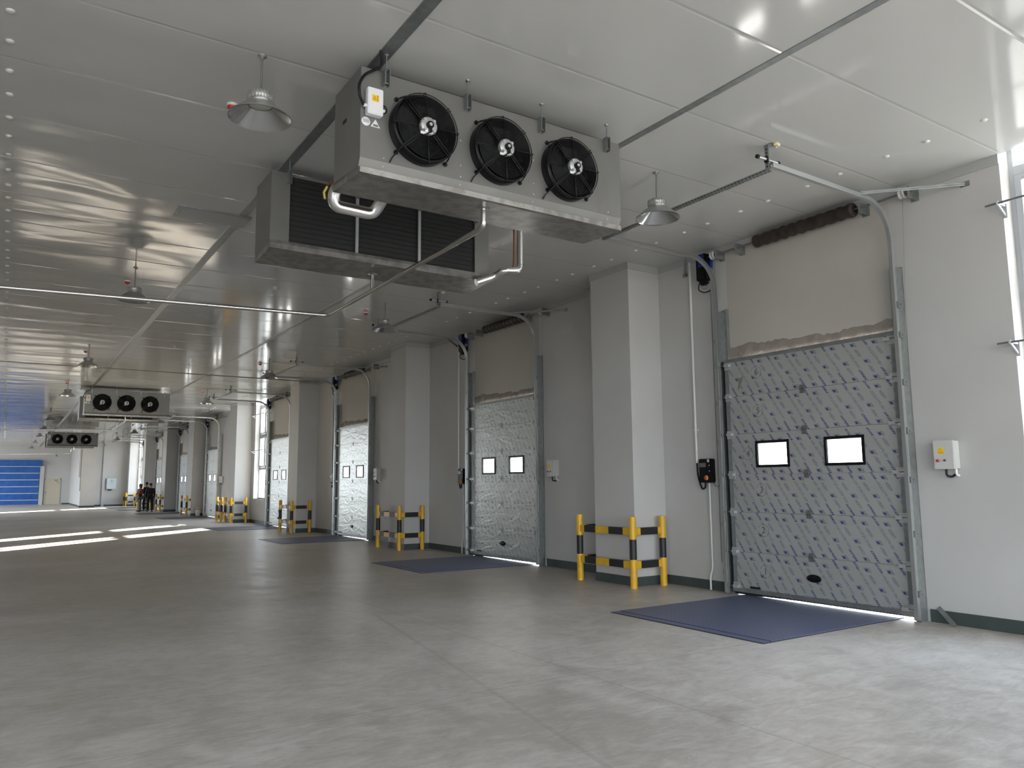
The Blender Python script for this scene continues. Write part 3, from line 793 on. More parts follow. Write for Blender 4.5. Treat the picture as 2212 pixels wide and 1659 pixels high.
gl = ['yellow and black post guard around the column beside the closest loading door', 'yellow and black guard around the second column along the wall',
      'yellow and black guard around the third column along the wall', 'yellow and black guard around the sunlit column past the tall window',
      'yellow and black guard around the column between the fifth and sixth doors', 'yellow and black guard at the column behind the standing people',
      'yellow and black guard at the column next to the eighth door', 'yellow and black guard at the last column against the far wall']
proto = None
for i, (ya, dy) in enumerate([(8.67, 1.26), (16.75, 1.23), (24.9, 1.22), (32.9, .95), (42.1, 1.35), (50.15, 1.4), (57.9, 1.5), (65.6, 1.2)]):
    g = make_guard(.60, dy); g.location = (7.80, ya, 0); tag(g, gl[i], 'guard rail', 'column guards')
g = make_guard(.60, .80); g.location = (7.80, 34.55, 0); tag(g, 'yellow and black guard standing directly behind the guard of the sunlit column', 'guard rail', 'column guards')

# ---------------------------------------------------------------- unit coolers
def make_fan():
    """returns list of (name, MB) around the origin, facing -y; ring radius .305"""
    R = .277
    ring = MB(m_blackm); ring.lathe([(R + .012, .0), (R + .012, -.07), (R - .002, -.105), (R - .012, -.10), (R - .006, -.06), (R - .006, .06)], axis='y', n=48)
    gr = MB(m_blackm)
    rr = .085
    while rr < R - .01:
        dep = -.115 + .0 * rr
        gr.tube([(rr * math.cos(2 * PI * i / 40), dep, rr * math.sin(2 * PI * i / 40)) for i in range(40)], .0030, 4, closed=True); rr += .0115
    gr.tube([((R + .006) * math.cos(2 * PI * i / 48), -.112, (R + .006) * math.sin(2 * PI * i / 48)) for i in range(48)], .005, 6, closed=True)
    for k in range(4):      # straight double arms and single bent wires
        a = PI / 4 + k * PI / 2; ca, sa = math.cos(a), math.sin(a); px_, pz = -sa * .011, ca * .011
        for sgn in (-1, 1):
            gr.tube([(.08 * ca + sgn * px_, -.13, .08 * sa + sgn * pz), ((R + .012) * ca + sgn * px_, -.122, (R + .012) * sa + sgn * pz), ((R + .03) * ca + sgn * px_, -.05, (R + .03) * sa + sgn * pz), ((R + .035) * ca, -.004, (R + .035) * sa)], .0045, 6)
        gr.cyl(((R + .04) * ca, -.012, (R + .04) * sa), ((R + .04) * ca, 0, (R + .04) * sa), .019, n=12)
        a = k * PI / 2 + .06; ca, sa = math.cos(a), math.sin(a)
        gr.tube([(.10 * ca, -.125, .10 * sa), (.15 * ca, -.122, .15 * sa), ((R + .014) * ca, -.12, (R + .014) * sa), ((R + .02) * ca, -.10, (R + .02) * sa), ((R - .0) * ca, -.06, (R - .0) * sa)], .0038, 6)
    hub = MB(m_hub, m_black)
    hub.lathe([(.001, -.155), (.062, -.155), (.072, -.148), (.072, -.12), (.066, -.09), (.001, -.09)], axis='y', n=28)
    for k in range(24): a = 2 * PI * k / 24; hub.cbox((.072 * math.cos(a), -.135, .072 * math.sin(a)), (.006, .03, .006))
    for k in range(4): a = PI / 4 + k * PI / 2; hub.cyl((.058 * math.cos(a), -.168, .058 * math.sin(a)), (.058 * math.cos(a), -.15, .058 * math.sin(a)), .0125, n=10)
    cap = MB(m_black, m_hub); cap.cyl((0, -.18, 0), (0, -.15, 0), .030, n=20); cap.bar((0, -.168, 0), (.004, -.166, -.062), .03, .02); cap.cyl((0, -.186, .0), (0, -.18, .0), .014, n=12, mi=1)
    blades = []
    bl = MB(m_black)
    n = 8; vs = []; fs = []
    for i in range(n + 1):
        r = .07 + (.258 - .07) * i / n; tw = .95 - .45 * i / n; ch = .075 + .05 * i / n; sw = .25 * (i / n) ** 2
        for s in (-1, 1):
            ang = s * ch / r * math.cos(tw) * .75 + sw; vs.append((r * math.cos(ang), .01 + s * ch * math.sin(tw) * .35, r * math.sin(ang)))
    for i in range(n): fs.append((2 * i, 2 * i + 1, 2 * i + 3, 2 * i + 2))
    bl._add(vs, fs, 0, True)
    lead = MB(m_black, m_wplast); lead.tube([(.0, -.17, -.06), (-.03, -.16, -.085), (-.075, -.145, -.075), (-.19, -.14, -.18), (-.235, -.10, -.235), (-.26, -.02, -.28), (-.275, -.005, -.32)], .006, 6)
    lead.cbox((-.055, -.158, -.075), (.05, .004, .022), 1)
    return ring, gr, hub, cap, bl, lead
ring, grl, hub, capb, blade, lead = make_fan()
backdisc = MB(m_black).lathe([(.001, .09), (.268, .09), (.272, .06)], axis='y', n=40)
def make_cooler():
    Wd = 2.68; D = .57
    t = empty('unit_cooler')
    cs = MB(m_stain)
    th = .004
    # shell: top, left, right cheeks and coil-side stiles
    cheek = [(0, 0), (0, -.75), (.035, -.83), (D, -.80), (D, 0)]
    cs.prism(cheek, 0, .012, 'x'); cs.prism(cheek, Wd - .012, Wd, 'x')
    cs.box((0, 0, -.006), (Wd, D, 0))
    cs.box((.012, D - .02, -.78), (.20, D, 0)); cs.box((Wd - .20, D - .02, -.78), (Wd - .012, D, 0)); cs.box((.2, D - .02, -.03), (Wd - .2, D, 0))
    cs.build('casing', t)
    # front sheet with three round holes
    fp = bmesh.new()
    me = bpy.data.meshes.new('fan_panel')
    fxs = [.525, 1.275, 2.025]; zf = -.425; R = .274; nseg = 40
    mbp = MB(m_stain)
    for fx in fxs:
        xa, xb, za, zb = fx - .375, fx + .375, -.75, 0.0
        vs = []; fs = []
        for i in range(nseg):
            a = 2 * PI * i / nseg; ca, sa = math.cos(a), math.sin(a)
            vs.append((fx + R * ca, 0, zf + R * sa))
            # matching point on the outer rectangle
            tx = ((xb - fx) / ca if ca > 0 else (xa - fx) / ca) if abs(ca) > 1e-6 else 1e9
            tz = ((zb - zf) / sa if sa > 0 else (za - zf) / sa) if abs(sa) > 1e-6 else 1e9
            tt = min(tx, tz); vs.append((fx + tt * ca, 0, zf + tt * sa))
        for i in range(nseg): k = (i + 1) % nseg; fs.append((2 * i, 2 * i + 1, 2 * k + 1, 2 * k))
        for cx_, cz_ in ((xa, za), (xa, zb), (xb, za), (xb, zb)):
            # fill the corner triangle
            best = sorted(range(nseg), key=lambda i: (vs[2 * i + 1][0] - cx_) ** 2 + (vs[2 * i + 1][2] - cz_) ** 2)
            cand = [i for i in best[:6]]
            for i in cand:
                k = (i + 1) % nseg; p, q_ = vs[2 * i + 1], vs[2 * k + 1]
                if abs(p[0] - q_[0]) > 1e-5 and abs(p[2] - q_[2]) > 1e-5:
                    vs.append((cx_, 0, cz_)); fs.append((2 * i + 1, len(vs) - 1, 2 * k + 1)); break
        mbp._add(vs, fs, 0, False)
    mbp.box((.012, -.001, -.75), (.15, .003, 0)); mbp.box((2.40, -.001, -.75), (Wd - .012, .003, 0))
    mbp.build('fan_panel', t)
    fp.free()
    # slanted lower front panel
    lp = MB(m_stain); lp.prism([(0, -.75), (-.002, -.752), (.033, -.832), (.036, -.83)], 0.0, Wd, 'x'); lp.build('lower_panel', t)
    # tray
    tr = MB(m_tray); tr.prism([(-.005, -.828), (.0, -.873), (.03, -.877), (D + .02, -.845), (D + .055, -.80), (D + .05, -.765), (D + .04, -.765), (D + .035, -.80), (D + .01, -.838), (.02, -.868), (.01, -.862), (.006, -.828)], .004, Wd - .004, 'x')
    tr.prism([(0, -.828), (0, -.873), (.03, -.877), (D + .02, -.845), (D + .055, -.80), (D + .05, -.765)], .0, .006, 'x'); tr.prism([(0, -.828), (0, -.873), (.03, -.877), (D + .02, -.845), (D + .055, -.80), (D + .05, -.765)], Wd - .006, Wd, 'x')
    tr.build('drip_tray', t)
    co = MB(m_coil, m_slot)
    co.box((.2, D - .035, -.78), (Wd - .2, D - .028, -.03))
    for k in range(13): z = -.06 - k * .055; co.box((.2, D - .030, z - .003), (Wd - .2, D - .0165, z + .001))
    co.build('coil', t)
    for x in (.95, 1.72): MB(m_greyplast if False else m_hub).box((x - .016, D - .02, -.78), (x + .016, D + .004, -.03)).build('coil_divider', t)
    # screws
    sw = MB(m_hub)
    for x in (.20, .90, 1.65, Wd - .16):
        for z, yy_ in ((-.72, -.001), (-.785, .012), (-.815, .026)): sw.lathe([(.001, -.004), (.006, -.003), (.007, 0)], (x, yy_, z), 'y', 8)
        if x > .3 and x < 2.4: sw.lathe([(.001, -.004), (.006, -.003), (.007, 0)], (x, -.001, -.40), 'y', 8); sw.lathe([(.001, -.004), (.006, -.003), (.007, 0)], (x, -.001, -.62), 'y', 8)
    sw.build('screws', t)
    hd = MB(m_slot); hd.box((-.003, .30, -.34), (-.0005, .38, -.31)); hd.build('grip_slot', t)
    # fans
    for i, fx in enumerate(fxs):
        f = (ring.build('fan', t) if i == 0 else None)
        if i == 0:
            grl.build('grille', f); hub.build('motor', f); capb.build('motor_cap', f); lead.build('lead', f); backdisc.build('back_plate', f)
            b0 = blade.build('blade', f)
            for k in range(1, 5):
                b = b0.copy(); C.objects.link(b); b.parent = f; b.rotation_euler = (0, 2 * PI * k / 5 + .1, 0)
            f0 = f
        else: f = copy_tree(f0)
        f.location = (fx, 0, zf)
    # hangers
    bm0 = MB(m_galv); bm0.box((-.022, -.06, -.125), (-.018, -.001, .012)); bm0.box((.018, -.06, -.125), (.022, -.001, .012)); bm0.box((-.022, -.06, .008), (.022, -.001, .012)); bm0.box((-.022, -.004, -.125), (.022, -.001, .012)); bm0.cyl((-.024, -.03, -.10), (.024, -.03, -.10), .006, n=8)
    rd0 = MB(m_galv); rd0.cyl((0, -.03, 0), (0, -.03, .146), .0055, n=8); rd0.lathe([(.001, -.012), (.018, -.010), (.02, 0)], (0, -.03, .145), n=12)
    first_b = None
    for x in (.20, .955, 1.73, 2.50):
        for yy_, rz in ((0, 0), (D, PI)):
            if first_b is None: b = bm0.build('bracket', t); r = rd0.build('hanger_rod', t); first_b = (b, r)
            else: b = first_b[0].copy(); r = first_b[1].copy(); C.objects.link(b); C.objects.link(r)
            for o in (b, r): o.parent = t; o.location = (x, yy_, 0); o.rotation_euler = (0, 0, rz)
    # junction box, cable, stickers
    jb = MB(m_wplast); jb.box((.035, -.062, -.405), (.165, -.001, -.185)); jb = jb.build('junction_box', t, bevel=.006)
    st = MB(m_warn).box((.068, -.0635, -.30), (.126, -.0622, -.245)).build('warning_sticker', jb)
    a = MB(m_or)
    for p, q_ in (((.074, -.287), (.104, -.287)), ((.104, -.287), (.089, -.258)), ((.089, -.258), (.074, -.287))): a.bar((p[0], -.0642, p[1]), (q_[0], -.0642, q_[1]), .0025, .001, up=(0, 1, 0))
    a.bar((.091, -.0642, -.268), (.087, -.0642, -.276), .0025, .001, up=(0, 1, 0)); a.bar((.087, -.0642, -.276), (.090, -.0642, -.284), .0025, .001, up=(0, 1, 0)); a.build('warning_print', jb)
    for k, ch in enumerate('有电危险'): text(ch, 'warning_words', .013, m_or, jb, (.115, -.0642, -.252 - k * .0125), (PI / 2, 0, 0), .0003)
    for (x, z) in ((.025, -.335), (.17, -.34), (.075, -.41), (.10, -.41), (.13, -.41)): pass
    gl_ = MB(m_wplast); gl_.cyl((.035, -.03, -.335), (.012, -.03, -.335), .014, n=10); gl_.cyl((.165, -.03, -.345), (.188, -.03, -.345), .014, n=10); gl_.build('cable_gland', jb)
    MB(m_black).tube(rounded([(.012, -.03, -.335), (-.03, -.05, -.28), (-.045, -.06, -.20), (.0, -.06, -.10), (.09, -.05, -.03), (.155, -.045, .02), (.15, -.05, .10), (.135, -.06, .16)], .06), .0115, 10).build('power_cable', t)
    MB(m_black).tube(arc((.175, -.03, -.33), .032, -1.2, 1.6, 10, (1, 0, 0), (0, 0, 1)), .006, 8).build('cable_loop', t)
    rs = MB(m_wplast).lathe([(.001, -.002), (.036, -.002), (.037, 0)], (.045, 0, -.45), 'y', 24).build('round_sticker', t)
    for k, ww in ((-.438, .05), (-.447, .055), (-.456, .045)): MB(m_galvd).box((.045 - ww / 2, -.003, k - .002), (.045 + ww / 2, -.0021, k + .002)).build('sticker_print', rs)
    tr_ = MB(m_wplast).prism([(.085, -.482), (.165, -.482), (.125, -.415)], -.002, -.0005, 'y').build('triangle_sticker', t)
    MB(m_galvd).box((.105, -.003, -.475), (.148, -.0021, -.458)).build('sticker_print', tr_)
    return t
uc = make_cooler(); uc.location = (2.155, 5.42, 4.835)
tag(uc, 'closest ceiling cooler, stainless box with three black fans facing out', 'unit cooler', 'ceiling unit coolers')
ul = [((4.83, 8.43, 4.845), PI, 'ceiling cooler showing its black coil side, behind the closest fan cooler'),
      ((2.11, 29.8, 4.835), 0, 'distant fan cooler with three fans, first beyond the long drain pipe'),
      ((4.80, 32.75, 4.835), PI, 'cooler seen as a strip of coil under the distant three-fan cooler'),
      ((1.96, 53.5, 4.79), 0, 'smallest and most distant ceiling cooler with three dark fans'),
      ((4.60, 56.1, 4.79), PI, 'cooler hidden mostly behind the most distant fan cooler')]
for loc, rz, lb in ul:
    c = copy_tree(uc); c.location = loc; c.rotation_euler = (0, 0, rz); tag(c, lb, 'unit cooler', 'ceiling unit coolers')
    if rz:
        for ch in list(c.children):
            if ch.name.split('.')[0] in ('power_cable',): bpy.data.objects.remove(ch)

# drain pipes
def drain(y0, zc, lab, xo=3.40, y1=8.1, ye=9.55):
    t = empty('drain_pipe', (0, y0 - 5.42, 0))
    MB(m_chrome).tube(rounded([(xo, 5.62, zc + .16), (xo, 5.62, zc + .01), (xo - .0, 5.70, zc - .01), (xo, ye, zc - .06), (-4.9, ye, zc - .30)], .09), .025, 14).build('main_pipe', t)
    MB(m_chrome).tube([(xo, y1, zc + .14), (xo, y1, zc - .05)], .021, 10).build('branch_pipe', t)
    g = MB(m_chrome)
    g.lathe([(.024, 0), (.055, -.004), (.06, -.001)], (xo, 5.62, zc + .165), n=20); g.lathe([(.024, 0), (.055, -.004), (.06, -.001)], (xo, y1, zc + .155), n=20); g.build('flange', t)
    tag(t, lab, 'drain pipe', 'stainless drain pipes'); return t
drain(5.42, 3.80, 'long stainless drain pipe running from under the two closest coolers')
drain(29.8, 3.80, 'stainless drain pipe under the distant pair of coolers')
drain(53.5, 3.73, 'thin drain pipe under the most distant coolers')
t = MB(m_galvd).tube([(-4.9, 24.3, 4.86), (8.1, 24.3, 4.86)], .016, 8).build('ceiling_conduit'); tag(t, 'thin dark conduit crossing the ceiling by the third column', 'conduit')
# foil-clad refrigerant pipes
t = empty('insulated_pipe', (0, 0, 0))
MB(m_foil).tube(rounded([(2.40, 6.06, 4.17), (2.27, 6.28, 4.15), (2.28, 6.34, 4.00), (2.66, 6.34, 3.99), (2.70, 6.24, 4.10), (2.70, 6.06, 4.16)], .07, 5), .055, 16).build('foil_jacket', t)
MB(m_brass).tube([(2.21, 6.30, 4.15), (2.19, 6.33, 4.10), (2.20, 6.33, 4.04)], .014, 8).build('valve', t)
MB(m_copper).tube([(2.30, 6.05, 4.22), (2.21, 6.30, 4.16)], .012, 8).build('copper_stub', t)
tag(t, 'foil wrapped pipe with brass valve under the back of the closest cooler', 'insulated pipe')
t = empty('insulated_pipe', (0, 0, 0))
MB(m_foil).tube(rounded([(5.13, 7.6, H), (5.12, 7.6, 4.13), (4.88, 7.60, 4.10), (4.86, 7.75, 4.06), (4.60, 7.78, 3.95)], .07, 5), .045, 16).build('foil_jacket', t)
g = MB(m_chrome)
for z in (4.20,): g.lathe([(.047, -.006), (.047, .006)], (5.125, 7.6, z), n=16)
g.build('clamp_band', t)
MB(m_copper).tube(rounded([(5.055, 7.62, H), (5.045, 7.62, 4.17), (4.98, 7.65, 4.13)], .05), .012, 8).build('copper_line', t)
tag(t, 'vertical foil wrapped pipe dropping to the corner of the coil-side cooler', 'insulated pipe')

# ---------------------------------------------------------------- high-bay lamps
def make_lamp():
    t = empty('high_bay_lamp')
    MB(m_galv).lathe([(.001, -.03), (.012, -.028), (.016, -.014), (.034, -.008), (.038, 0)], n=20).build('ceiling_rose', t)
    MB(m_galvd).cyl((0, 0, -.02), (0, 0, -.325), .0085, n=10).build('rod', t)
    hs = MB(m_lamp_out); hs.lathe([(.001, -.308), (.05, -.311), (.092, -.325), (.10, -.335), (.10, -.385), (.088, -.39), (.088, -.415)], n=28)
    for k in range(28): a = 2 * PI * k / 28; hs.bar((.10 * math.cos(a), .10 * math.sin(a), -.33), (.10 * math.cos(a), .10 * math.sin(a), -.39), .005, .012, up=(math.cos(a), math.sin(a), 0))
    hs.build('heat_sink', t)
    sh = MB(m_lamp_out, m_lamp_in)
    sh.lathe([(.092, -.405), (.11, -.418), (.155, -.452), (.232, -.520), (.244, -.526), (.245, -.532)], n=40, mi=0)
    s2 = [(.243, -.534), (.232, -.528)]
    for k in range(14):
        f = k / 13; r = .230 + (.10 - .230) * f; z = -.526 + (-.42 + .526) * f; s2 += [(r, z), (r - .002, z + .001)]
    sh.lathe(s2, n=48, mi=1, smooth=False); sh.build('lamp_shade', t)
    MB(m_lens).lathe([(.001, -.424), (.08, -.424), (.09, -.42), (.09, -.41)], n=28).build('lens', t)
    return t
L1 = [5.95, 13.16, 21.17, 28.5, 39.3, 46.5, 53.0, 61.0, 69.3]
L2 = [5.98, 13.35, 21.05, 28.9, 38.8, 47.4, 55.2, 63.4]
nm = ['first', 'second', 'third', 'fourth', 'fifth', 'sixth', 'seventh', 'eighth', 'ninth']
lamp = None
for X, ys, row in ((1.52, L1, 'open side of the hall'), (5.875, L2, 'dock doors')):
    for i, y in enumerate(ys):
        l = make_lamp() if lamp is None else copy_tree(lamp)
        if lamp is None: lamp = l
        l.location = (X, y, H)
        tag(l, 'grey bell-shaped pendant lamp, %s in the row %s' % (nm[i], 'along the dock doors' if X > 3 else 'past the coolers away from the doors'), 'pendant lamp', 'high-bay pendant lamps')
def make_det():
    t = empty('smoke_detector')
    MB(m_cap).lathe([(.05, 0), (.05, -.012), (.042, -.022)], n=24).build('base', t)
    MB(m_red).lathe([(.044, -.018), (.043, -.034), (.030, -.045), (.028, -.055), (.001, -.058)], n=24).build('sensor', t)
    return t
det = None
for X, ys in ((1.515, L1), (5.87, L2)):
    for i, y in enumerate(ys):
        d = make_det() if det is None else copy_tree(det)
        if det is None: det = d
        d.location = (X, y + (.95 if y < 25 else .75), H)
        tag(d, 'red smoke detector behind the %s pendant lamp of the row %s' % (nm[i], 'along the dock doors' if X > 3 else 'away from the doors'), 'smoke detector', 'red smoke detectors')
t = empty('ceiling_sensor', (3.746, 13.226, H)); MB(m_greyplast).lathe([(.05, 0), (.05, -.035), (.04, -.055), (.001, -.058)], n=20).build('cover', t); tag(t, 'small grey round sensor on the ceiling under the coil-side cooler', 'sensor')
t = empty('ceiling_sensor', (3.3, 20.3, H)); MB(m_greyplast).lathe([(.04, 0), (.04, -.03), (.001, -.045)], n=16).build('cover', t); tag(t, 'tiny grey sensor on the ceiling between the lamp rows before the distant cooler', 'sensor')
# hatch
t = empty('ceiling_light_panel', (2.02, 10.04, H))
MB(m_hatch).box((-.40, -.19, -.028), (.40, .19, -.012)).build('diffuser', t, bevel=.006)
g = MB(m_galv); g.box((-.435, -.215, -.022), (-.40, .215, -.0002)); g.box((.40, -.215, -.022), (.435, .215, -.0002)); g.box((-.40, -.215, -.022), (.40, -.19, -.0002)); g.box((-.40, .19, -.022), (.40, .215, -.0002)); g.build('frame', t)
tag(t, 'flat grey rectangular light panel fixed to the ceiling beside the cover strip', 'ceiling panel')

# ---------------------------------------------------------------- window rails
def make_rail(L):
    t = empty('window_rail')
    MB(m_galvd).cyl((-.16, -L / 2, 0), (-.16, L / 2, 0), .011, n=10).build('bar', t)
    for s in (-1, 1):
        b = MB(m_upvc); y = s * (L / 2 - .12); b.bar((-.002, y, -.10), (-.15, y, -.005), .012, .022); b.bar((-.002, y, -.0), (-.16, y, -.0), .02, .018); b.box((-.006, y - .02, -.13), (-.001, y + .02, .02)); b.lathe([(.015, -.012), (.021, -.012), (.021, .012), (.015, .012)], (-.16, y, 0), 'y', 12, close=True); b.build('bracket', t)
    return t
rl = None
for i, (a, b) in enumerate(WINDOWS):
    if i == 0: continue
    for z, pos in ((4.40, 'upper'), (2.93, 'lower')):
        r = make_rail(b - a + .2) if rl is None else copy_tree(rl)
        if rl is None: rl = r
        r.location = (W + .08 if False else W, (a + b) / 2, z)
        tag(r, '%s metal rail on brackets across the %s' % (pos, ['', 'corner window beside the closest door', 'window after the fourth door', 'window behind the sunlit column', 'window near the far end'][i]), 'rail', 'window rails')

# leaning metal strip and small floor bits
t = MB(m_galv); t.bar((8.605, 4.67, .165), (8.50, 4.45, .006), .05, .003, up=(-.85, .2, .5)); t = t.build('metal_strip'); tag(t, 'short bright metal strip leaning on the skirting by the closest door', 'metal strip')
t = MB(m_galv); t.bar((8.60, 12.00, .20), (8.55, 11.90, .006), .03, .003, up=(-.85, .2, .5)); t.build('metal_strip'); tag(bpy.data.objects[-1] if False else [o for o in bpy.data.objects if o.name.startswith('metal_strip')][-1], 'thin pale strip leaning on the skirting by the second door', 'metal strip')
t = empty('pail', (8.28, 41.72, 0)); MB(m_pail).lathe([(.001, 0), (.11, 0), (.125, .32), (.12, .32), (.105, .01)], n=20).build('bucket', t)
g = MB(m_foam); rr = random.Random(2)
for k in range(12): g.lathe([(.001, .05), (.045, .03), (.05, 0), (.03, -.03), (.001, -.04)], (rr.uniform(-.09, .09), rr.uniform(-.09, .09), .34 + rr.uniform(0, .1)), n=8)
g.build('contents', t); tag(t, 'white pail full of crumpled scraps by the fifth door', 'pail')

for i, (x, y, lb) in enumerate([(.60, 3.05, 'tiny pale stone chip on the concrete near the lower edge of the view'), (1.30, 3.52, 'small dark grit piece lying on the open concrete'), (8.30, 4.30, 'small grey rubble bit on the floor by the leaning metal strip')]):
    g = MB(m_plaster).lathe([(.001, .012), (.012, .008), (.016, .003), (.012, 0)], (0, 0, 0), n=7).build('stone_chip', None, (x, y, 0)); g.scale = (1.2, .7, .8); tag(g, lb, 'debris')
# ---------------------------------------------------------------- far end
t = empty('door_9', (.8, YEND, 0)); S(t, 'blue roll-up curtain door with pale cross bars in the end wall', 'curtain door')
g = MB(m_bluedoor); g.box((-1.8, -.10, .06), (1.65, -.06, 3.30)); g.build('curtain', t)
g = MB(m_bluedoor); g.box((-1.85, -.40, 3.30), (1.78, -.0, 3.78)); g.build('roller_hood', t, bevel=.03)
for k in range(6): MB(m_hub).box((-1.8, -.125, 3.22 - k * .565), (1.66, -.10, 3.27 - k * .565)).build('cross_bar', t)
g = MB(m_wall); g.box((1.68, -.16, 0), (1.98, 0, 3.30)); g.build('side_guide', t)
MB(m_hub).tube([(1.78, -.2, 3.45), (2.35, -.2, 3.45)], .03, 8).build('roller_shaft', t)
t = empty('door_10', (3.42, YEND, 0)); S(t, 'beige single door in the end wall', 'door')
MB(m_beige).box((-.50, -.04, .02), (.55, 0, 2.17)).build('leaf', t)
g = MB(m_beige); g.box((-.57, -.06, 0), (-.50, 0, 2.24)); g.box((.55, -.06, 0), (.62, 0, 2.24)); g.box((-.57, -.06, 2.17), (.62, 0, 2.24)); g.build('door_frame', t)
MB(m_galvd).box((-.47, -.075, .98), (-.40, -.04, 1.10)).build('door_handle', t)
g = MB(m_galvd); g.box((.15, -.07, 2.06), (.40, -.04, 2.12)); g.bar((.18, -.09, 2.09), (.50, -.09, 1.78), .02, .02); g.build('door_closer', t)
# exit sign hanging
t = empty('exit_sign', (3.66, 76.6, 4.17)); MB(m_exit).box((-.17, -.02, -.075), (.17, .02, .075)).build('board', t)
MB(m_galvd).box((-.172, -.021, -.077), (-.06, -.0195, .077)).build('dark_pictogram', t); MB(m_wplast).box((.02, -.0215, -.045), (.14, -.0195, .045)).build('white_arrow', t)
MB(m_galvd).cyl((-.13, 0, .075), (-.13, 0, H - 4.17), .006, n=6).build('rod', t); tag(t, 'small green exit sign hanging above the beige door', 'exit sign')
# wall cabinet
t = empty('electrical_cabinet', (6.92, YA, 1.72))
MB(m_cab).box((-.34, -.2, -.41), (.34, -.001, .43)).build('case', t, bevel=.01)
g = MB(m_slot)
for x in (-.1, 0, .1): g.lathe([(.001, -.006), (.018, -.006), (.02, 0)], (x, -.2, .14), 'y', 10)
g.box((-.05, -.203, .25), (.05, -.2, .28)); g.lathe([(.001, -.006), (.018, -.006), (.02, 0)], (0, -.2, .03), 'y', 10); g.build('controls', t)
MB(m_black).tube([(-.25, -.1, -.42), (-.10, -.1, -.50), (.02, -.12, -.45)], .035, 8).build('cable_bundle', t); tag(t, 'pale blue-grey electrical cabinet on the far white wall', 'cabinet')
t = empty('wall_trunking', (4.66, 64.8, 0)); MB(m_greyplast).box((-.16, .1, 2.2), (-.012, .5, 4.7)).build('box', t); MB(m_galvd).box((-.06, .0, 1.2), (-.012, .06, 4.6)).build('channel', t); tag(t, 'grey cable trunking on the side of the far pier', 'trunking')
t = MB(m_slot).box((6.9, 60.9, 0), (7.9, 61.6, .02)).build('floor_grate'); tag(t, 'small dark plate on the floor before the far guard', 'floor plate')

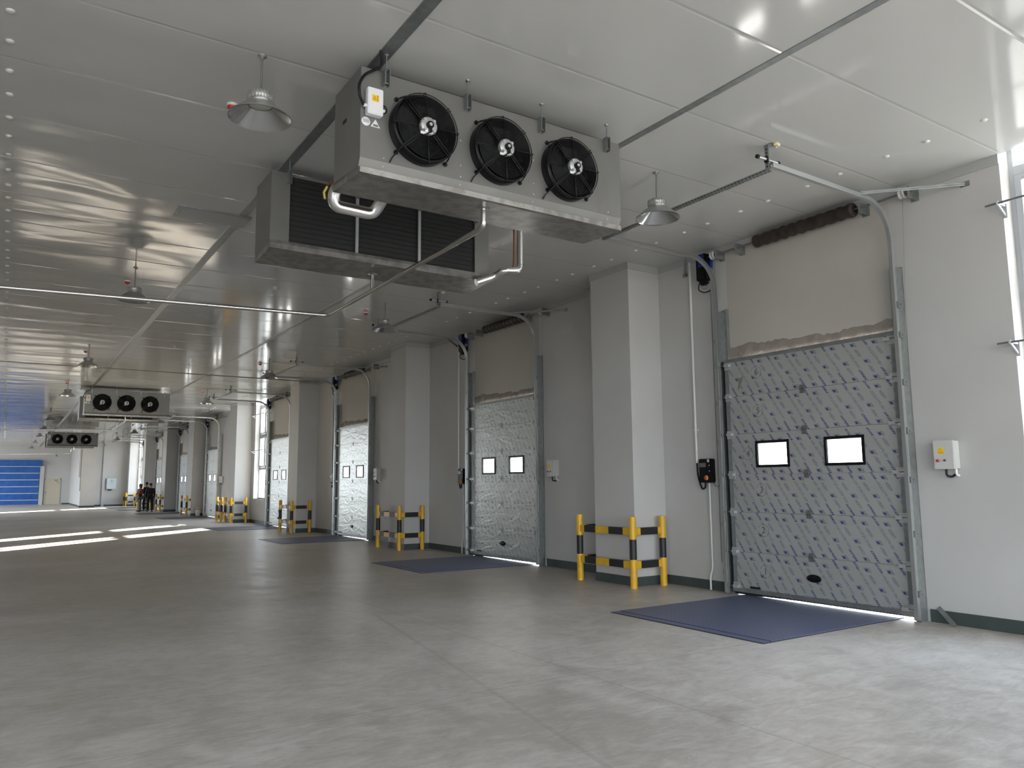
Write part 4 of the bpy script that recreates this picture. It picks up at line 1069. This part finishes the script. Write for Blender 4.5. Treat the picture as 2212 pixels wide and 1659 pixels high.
# ---------------------------------------------------------------- people
def skin_mesh(name, joints, edges, radii, m, parent, lvl=2, root=0):
    me = bpy.data.meshes.new(name); me.from_pydata([Vector(j) for j in joints], edges, [])
    bm_ = bmesh.new(); bm_.from_mesh(me); bm_.verts.layers.skin.verify(); bm_.to_mesh(me); bm_.free()
    o = bpy.data.objects.new(name, me); C.objects.link(o)
    md = o.modifiers.new('skin', 'SKIN'); md.use_smooth_shade = True
    for i, r in enumerate(radii):
        rr = r if isinstance(r, tuple) else (r, r); me.skin_vertices[0].data[i].radius = rr; me.skin_vertices[0].data[i].use_root = (i == root)
    s = o.modifiers.new('sub', 'SUBSURF'); s.levels = lvl; s.render_levels = lvl
    me.materials.append(m); o.parent = parent; return o
def person(loc, rz, hgt, top, legs, label, arms='down', hair='short', step=.06):
    k = hgt / 1.72; t = empty('person', loc, rz); t.scale = (k, k, k); tag(t, label, 'person', 'people standing')
    # faces -y in local coordinates
    J = [(0, 0, .95), (0, .0, 1.15), (0, .01, 1.36), (0, .01, 1.46), (0, -.005, 1.54), (0, -.015, 1.63), (0, -.01, 1.70),
         (.10, 0, .90), (.11, -.02 - step, .50), (.115, .02 - step, .09), (.12, -.10 - step, .04),
         (-.10, 0, .90), (-.11, -.01 + step, .50), (-.115, .03 + step, .09), (-.12, -.09 + step, .04)]
    E = [(0, 1), (1, 2), (2, 3), (3, 4), (4, 5), (5, 6), (0, 7), (7, 8), (8, 9), (9, 10), (0, 11), (11, 12), (12, 13), (13, 14)]
    R = [(.15, .11), (.13, .10), (.17, .11), .06, .058, (.078, .095), (.06, .07), .085, .058, .042, (.042, .03), .085, .058, .042, (.042, .03)]
    hands = []
    for s in (1, -1):
        b = len(J)
        if arms == 'down': A = [(s * .19, .01, 1.40), (s * .235, .02, 1.12), (s * .235, -.05, .88), (s * .232, -.075, .80)]
        else: A = [(s * .19, .01, 1.40), (s * .24, .0, 1.14), (s * .15, -.19, 1.08), (s * .09, -.23, 1.08)]
        J += A; E += [(2, b), (b, b + 1), (b + 1, b + 2), (b + 2, b + 3)]; R += [.055, .042, .030, (.036, .018)]; hands.append((A[2], A[3]))
        w0 = Vector(A[3]); d = (Vector(A[3]) - Vector(A[2])).normalized(); side = Vector((0, 1, 0)) if arms == 'down' else Vector((0, 0, 1))
        for f in range(4):
            b2 = len(J); off_ = side * (-.026 + f * .0175); ln = (.062, .072, .068, .052)[f]
            J += [tuple(w0 + off_ + d * .035), tuple(w0 + off_ + d * (.035 + ln * .55) + Vector((-s * .006, 0, 0))), tuple(w0 + off_ + d * (.035 + ln) + Vector((-s * .018, 0, 0)))]
            E += [(b + 3, b2), (b2, b2 + 1), (b2 + 1, b2 + 2)]; R += [.0085, .008, .007]
        b2 = len(J); J += [tuple(w0 - side * .035 + d * .01), tuple(w0 - side * .045 + d * .045)]; E += [(b + 3, b2), (b2, b2 + 1)]; R += [.009, .008]
    body = skin_mesh('body', J, E, R, m_skin, t)
    nose = MB(m_skin).lathe([(.001, .03), (.008, .015), (.013, 0), (.001, -.008)], (0, -.112, 1.615), n=8); nose.build('nose', t)
    for s in (1, -1): MB(m_skin).lathe([(.001, .012), (.016, .006), (.018, -.006), (.001, -.012)], (s * .082, -.005, 1.62), 'x', 10).build('ear', t); MB(m_hair).lathe([(.001, -.006), (.009, -.003), (.009, .003)], (s * .03, -.104, 1.642), 'y', 8).build('eye', t)
    MB(m_redglow).cbox((0, -.104, 1.582), (.04, .008, .008)).build('mouth', t)
    # hair
    hm = MB(m_hair); prof = [(.001, .115)] + [(.098 * math.sin(a), .115 * math.cos(a)) for a in (.35, .7, 1.05, 1.4)] + [(.09, -.02), (.07, -.045)]
    hm.lathe(prof, (0, .015, 1.655), n=20)
    if hair == 'bun': hm.lathe([(.001, .05), (.04, .03), (.05, 0), (.04, -.03), (.001, -.05)], (0, .11, 1.70), n=14); hm.lathe([(.08, .05), (.092, -.03), (.08, -.13), (.05, -.17)], (0, .04, 1.63), n=14)
    hm.build('hair', t)
    # jacket
    Jt = [(0, 0, .86), (0, 0, 1.0), (0, .0, 1.15), (0, .01, 1.35), (0, .01, 1.45)]; Et = [(0, 1), (1, 2), (2, 3), (3, 4)]; Rt = [(.18, .145), (.175, .14), (.165, .135), (.185, .13), (.085, .08)]
    for s in (1, -1):
        b = len(Jt); A = [(s * .195, .01, 1.395)] + ([(s * .24, .02, 1.12), (s * .24, -.05, .87)] if arms == 'down' else [(s * .245, .0, 1.14), (s * .155, -.18, 1.08)])
        Jt += A; Et += [(3, b), (b, b + 1), (b + 1, b + 2)]; Rt += [.075, .064, .05]
    skin_mesh('jacket', Jt, Et, Rt, top, t, root=1)
    Jl = [(0, 0, .93), (.10, 0, .86), (.11, -.02 - step, .50), (.115, .02 - step, .07), (-.10, 0, .86), (-.11, -.01 + step, .50), (-.115, .03 + step, .07)]
    skin_mesh('trousers', Jl, [(0, 1), (1, 2), (2, 3), (0, 4), (4, 5), (5, 6)], [(.155, .12), .10, .078, .07, .10, .078, .07], legs, t)
    for s, yy_ in ((1, -step), (-1, step)):
        sh = MB(m_black); sh.box((s * .118 - .045, yy_ - .17, 0), (s * .118 + .045, yy_ + .08, .07)); sh.build('shoe', t, bevel=.02)
    return t
person((6.93, 51.9, 0), -1.2, 1.62, m_brownj, m_jeans, 'person in a rust-brown jacket and grey jeans with tied-back dark hair', 'folded', 'bun', .03)
person((7.37, 52.6, 0), -2.4, 1.73, m_darkj, m_darkp, 'tallest standing person in black, between the brown jacket and the dark suit', 'folded')
person((7.36, 50.9, 0), PI, 1.66, m_darkj, m_darkp, 'person in all-black clothes seen from behind, standing beside the dark column', 'down', 'short', .08)
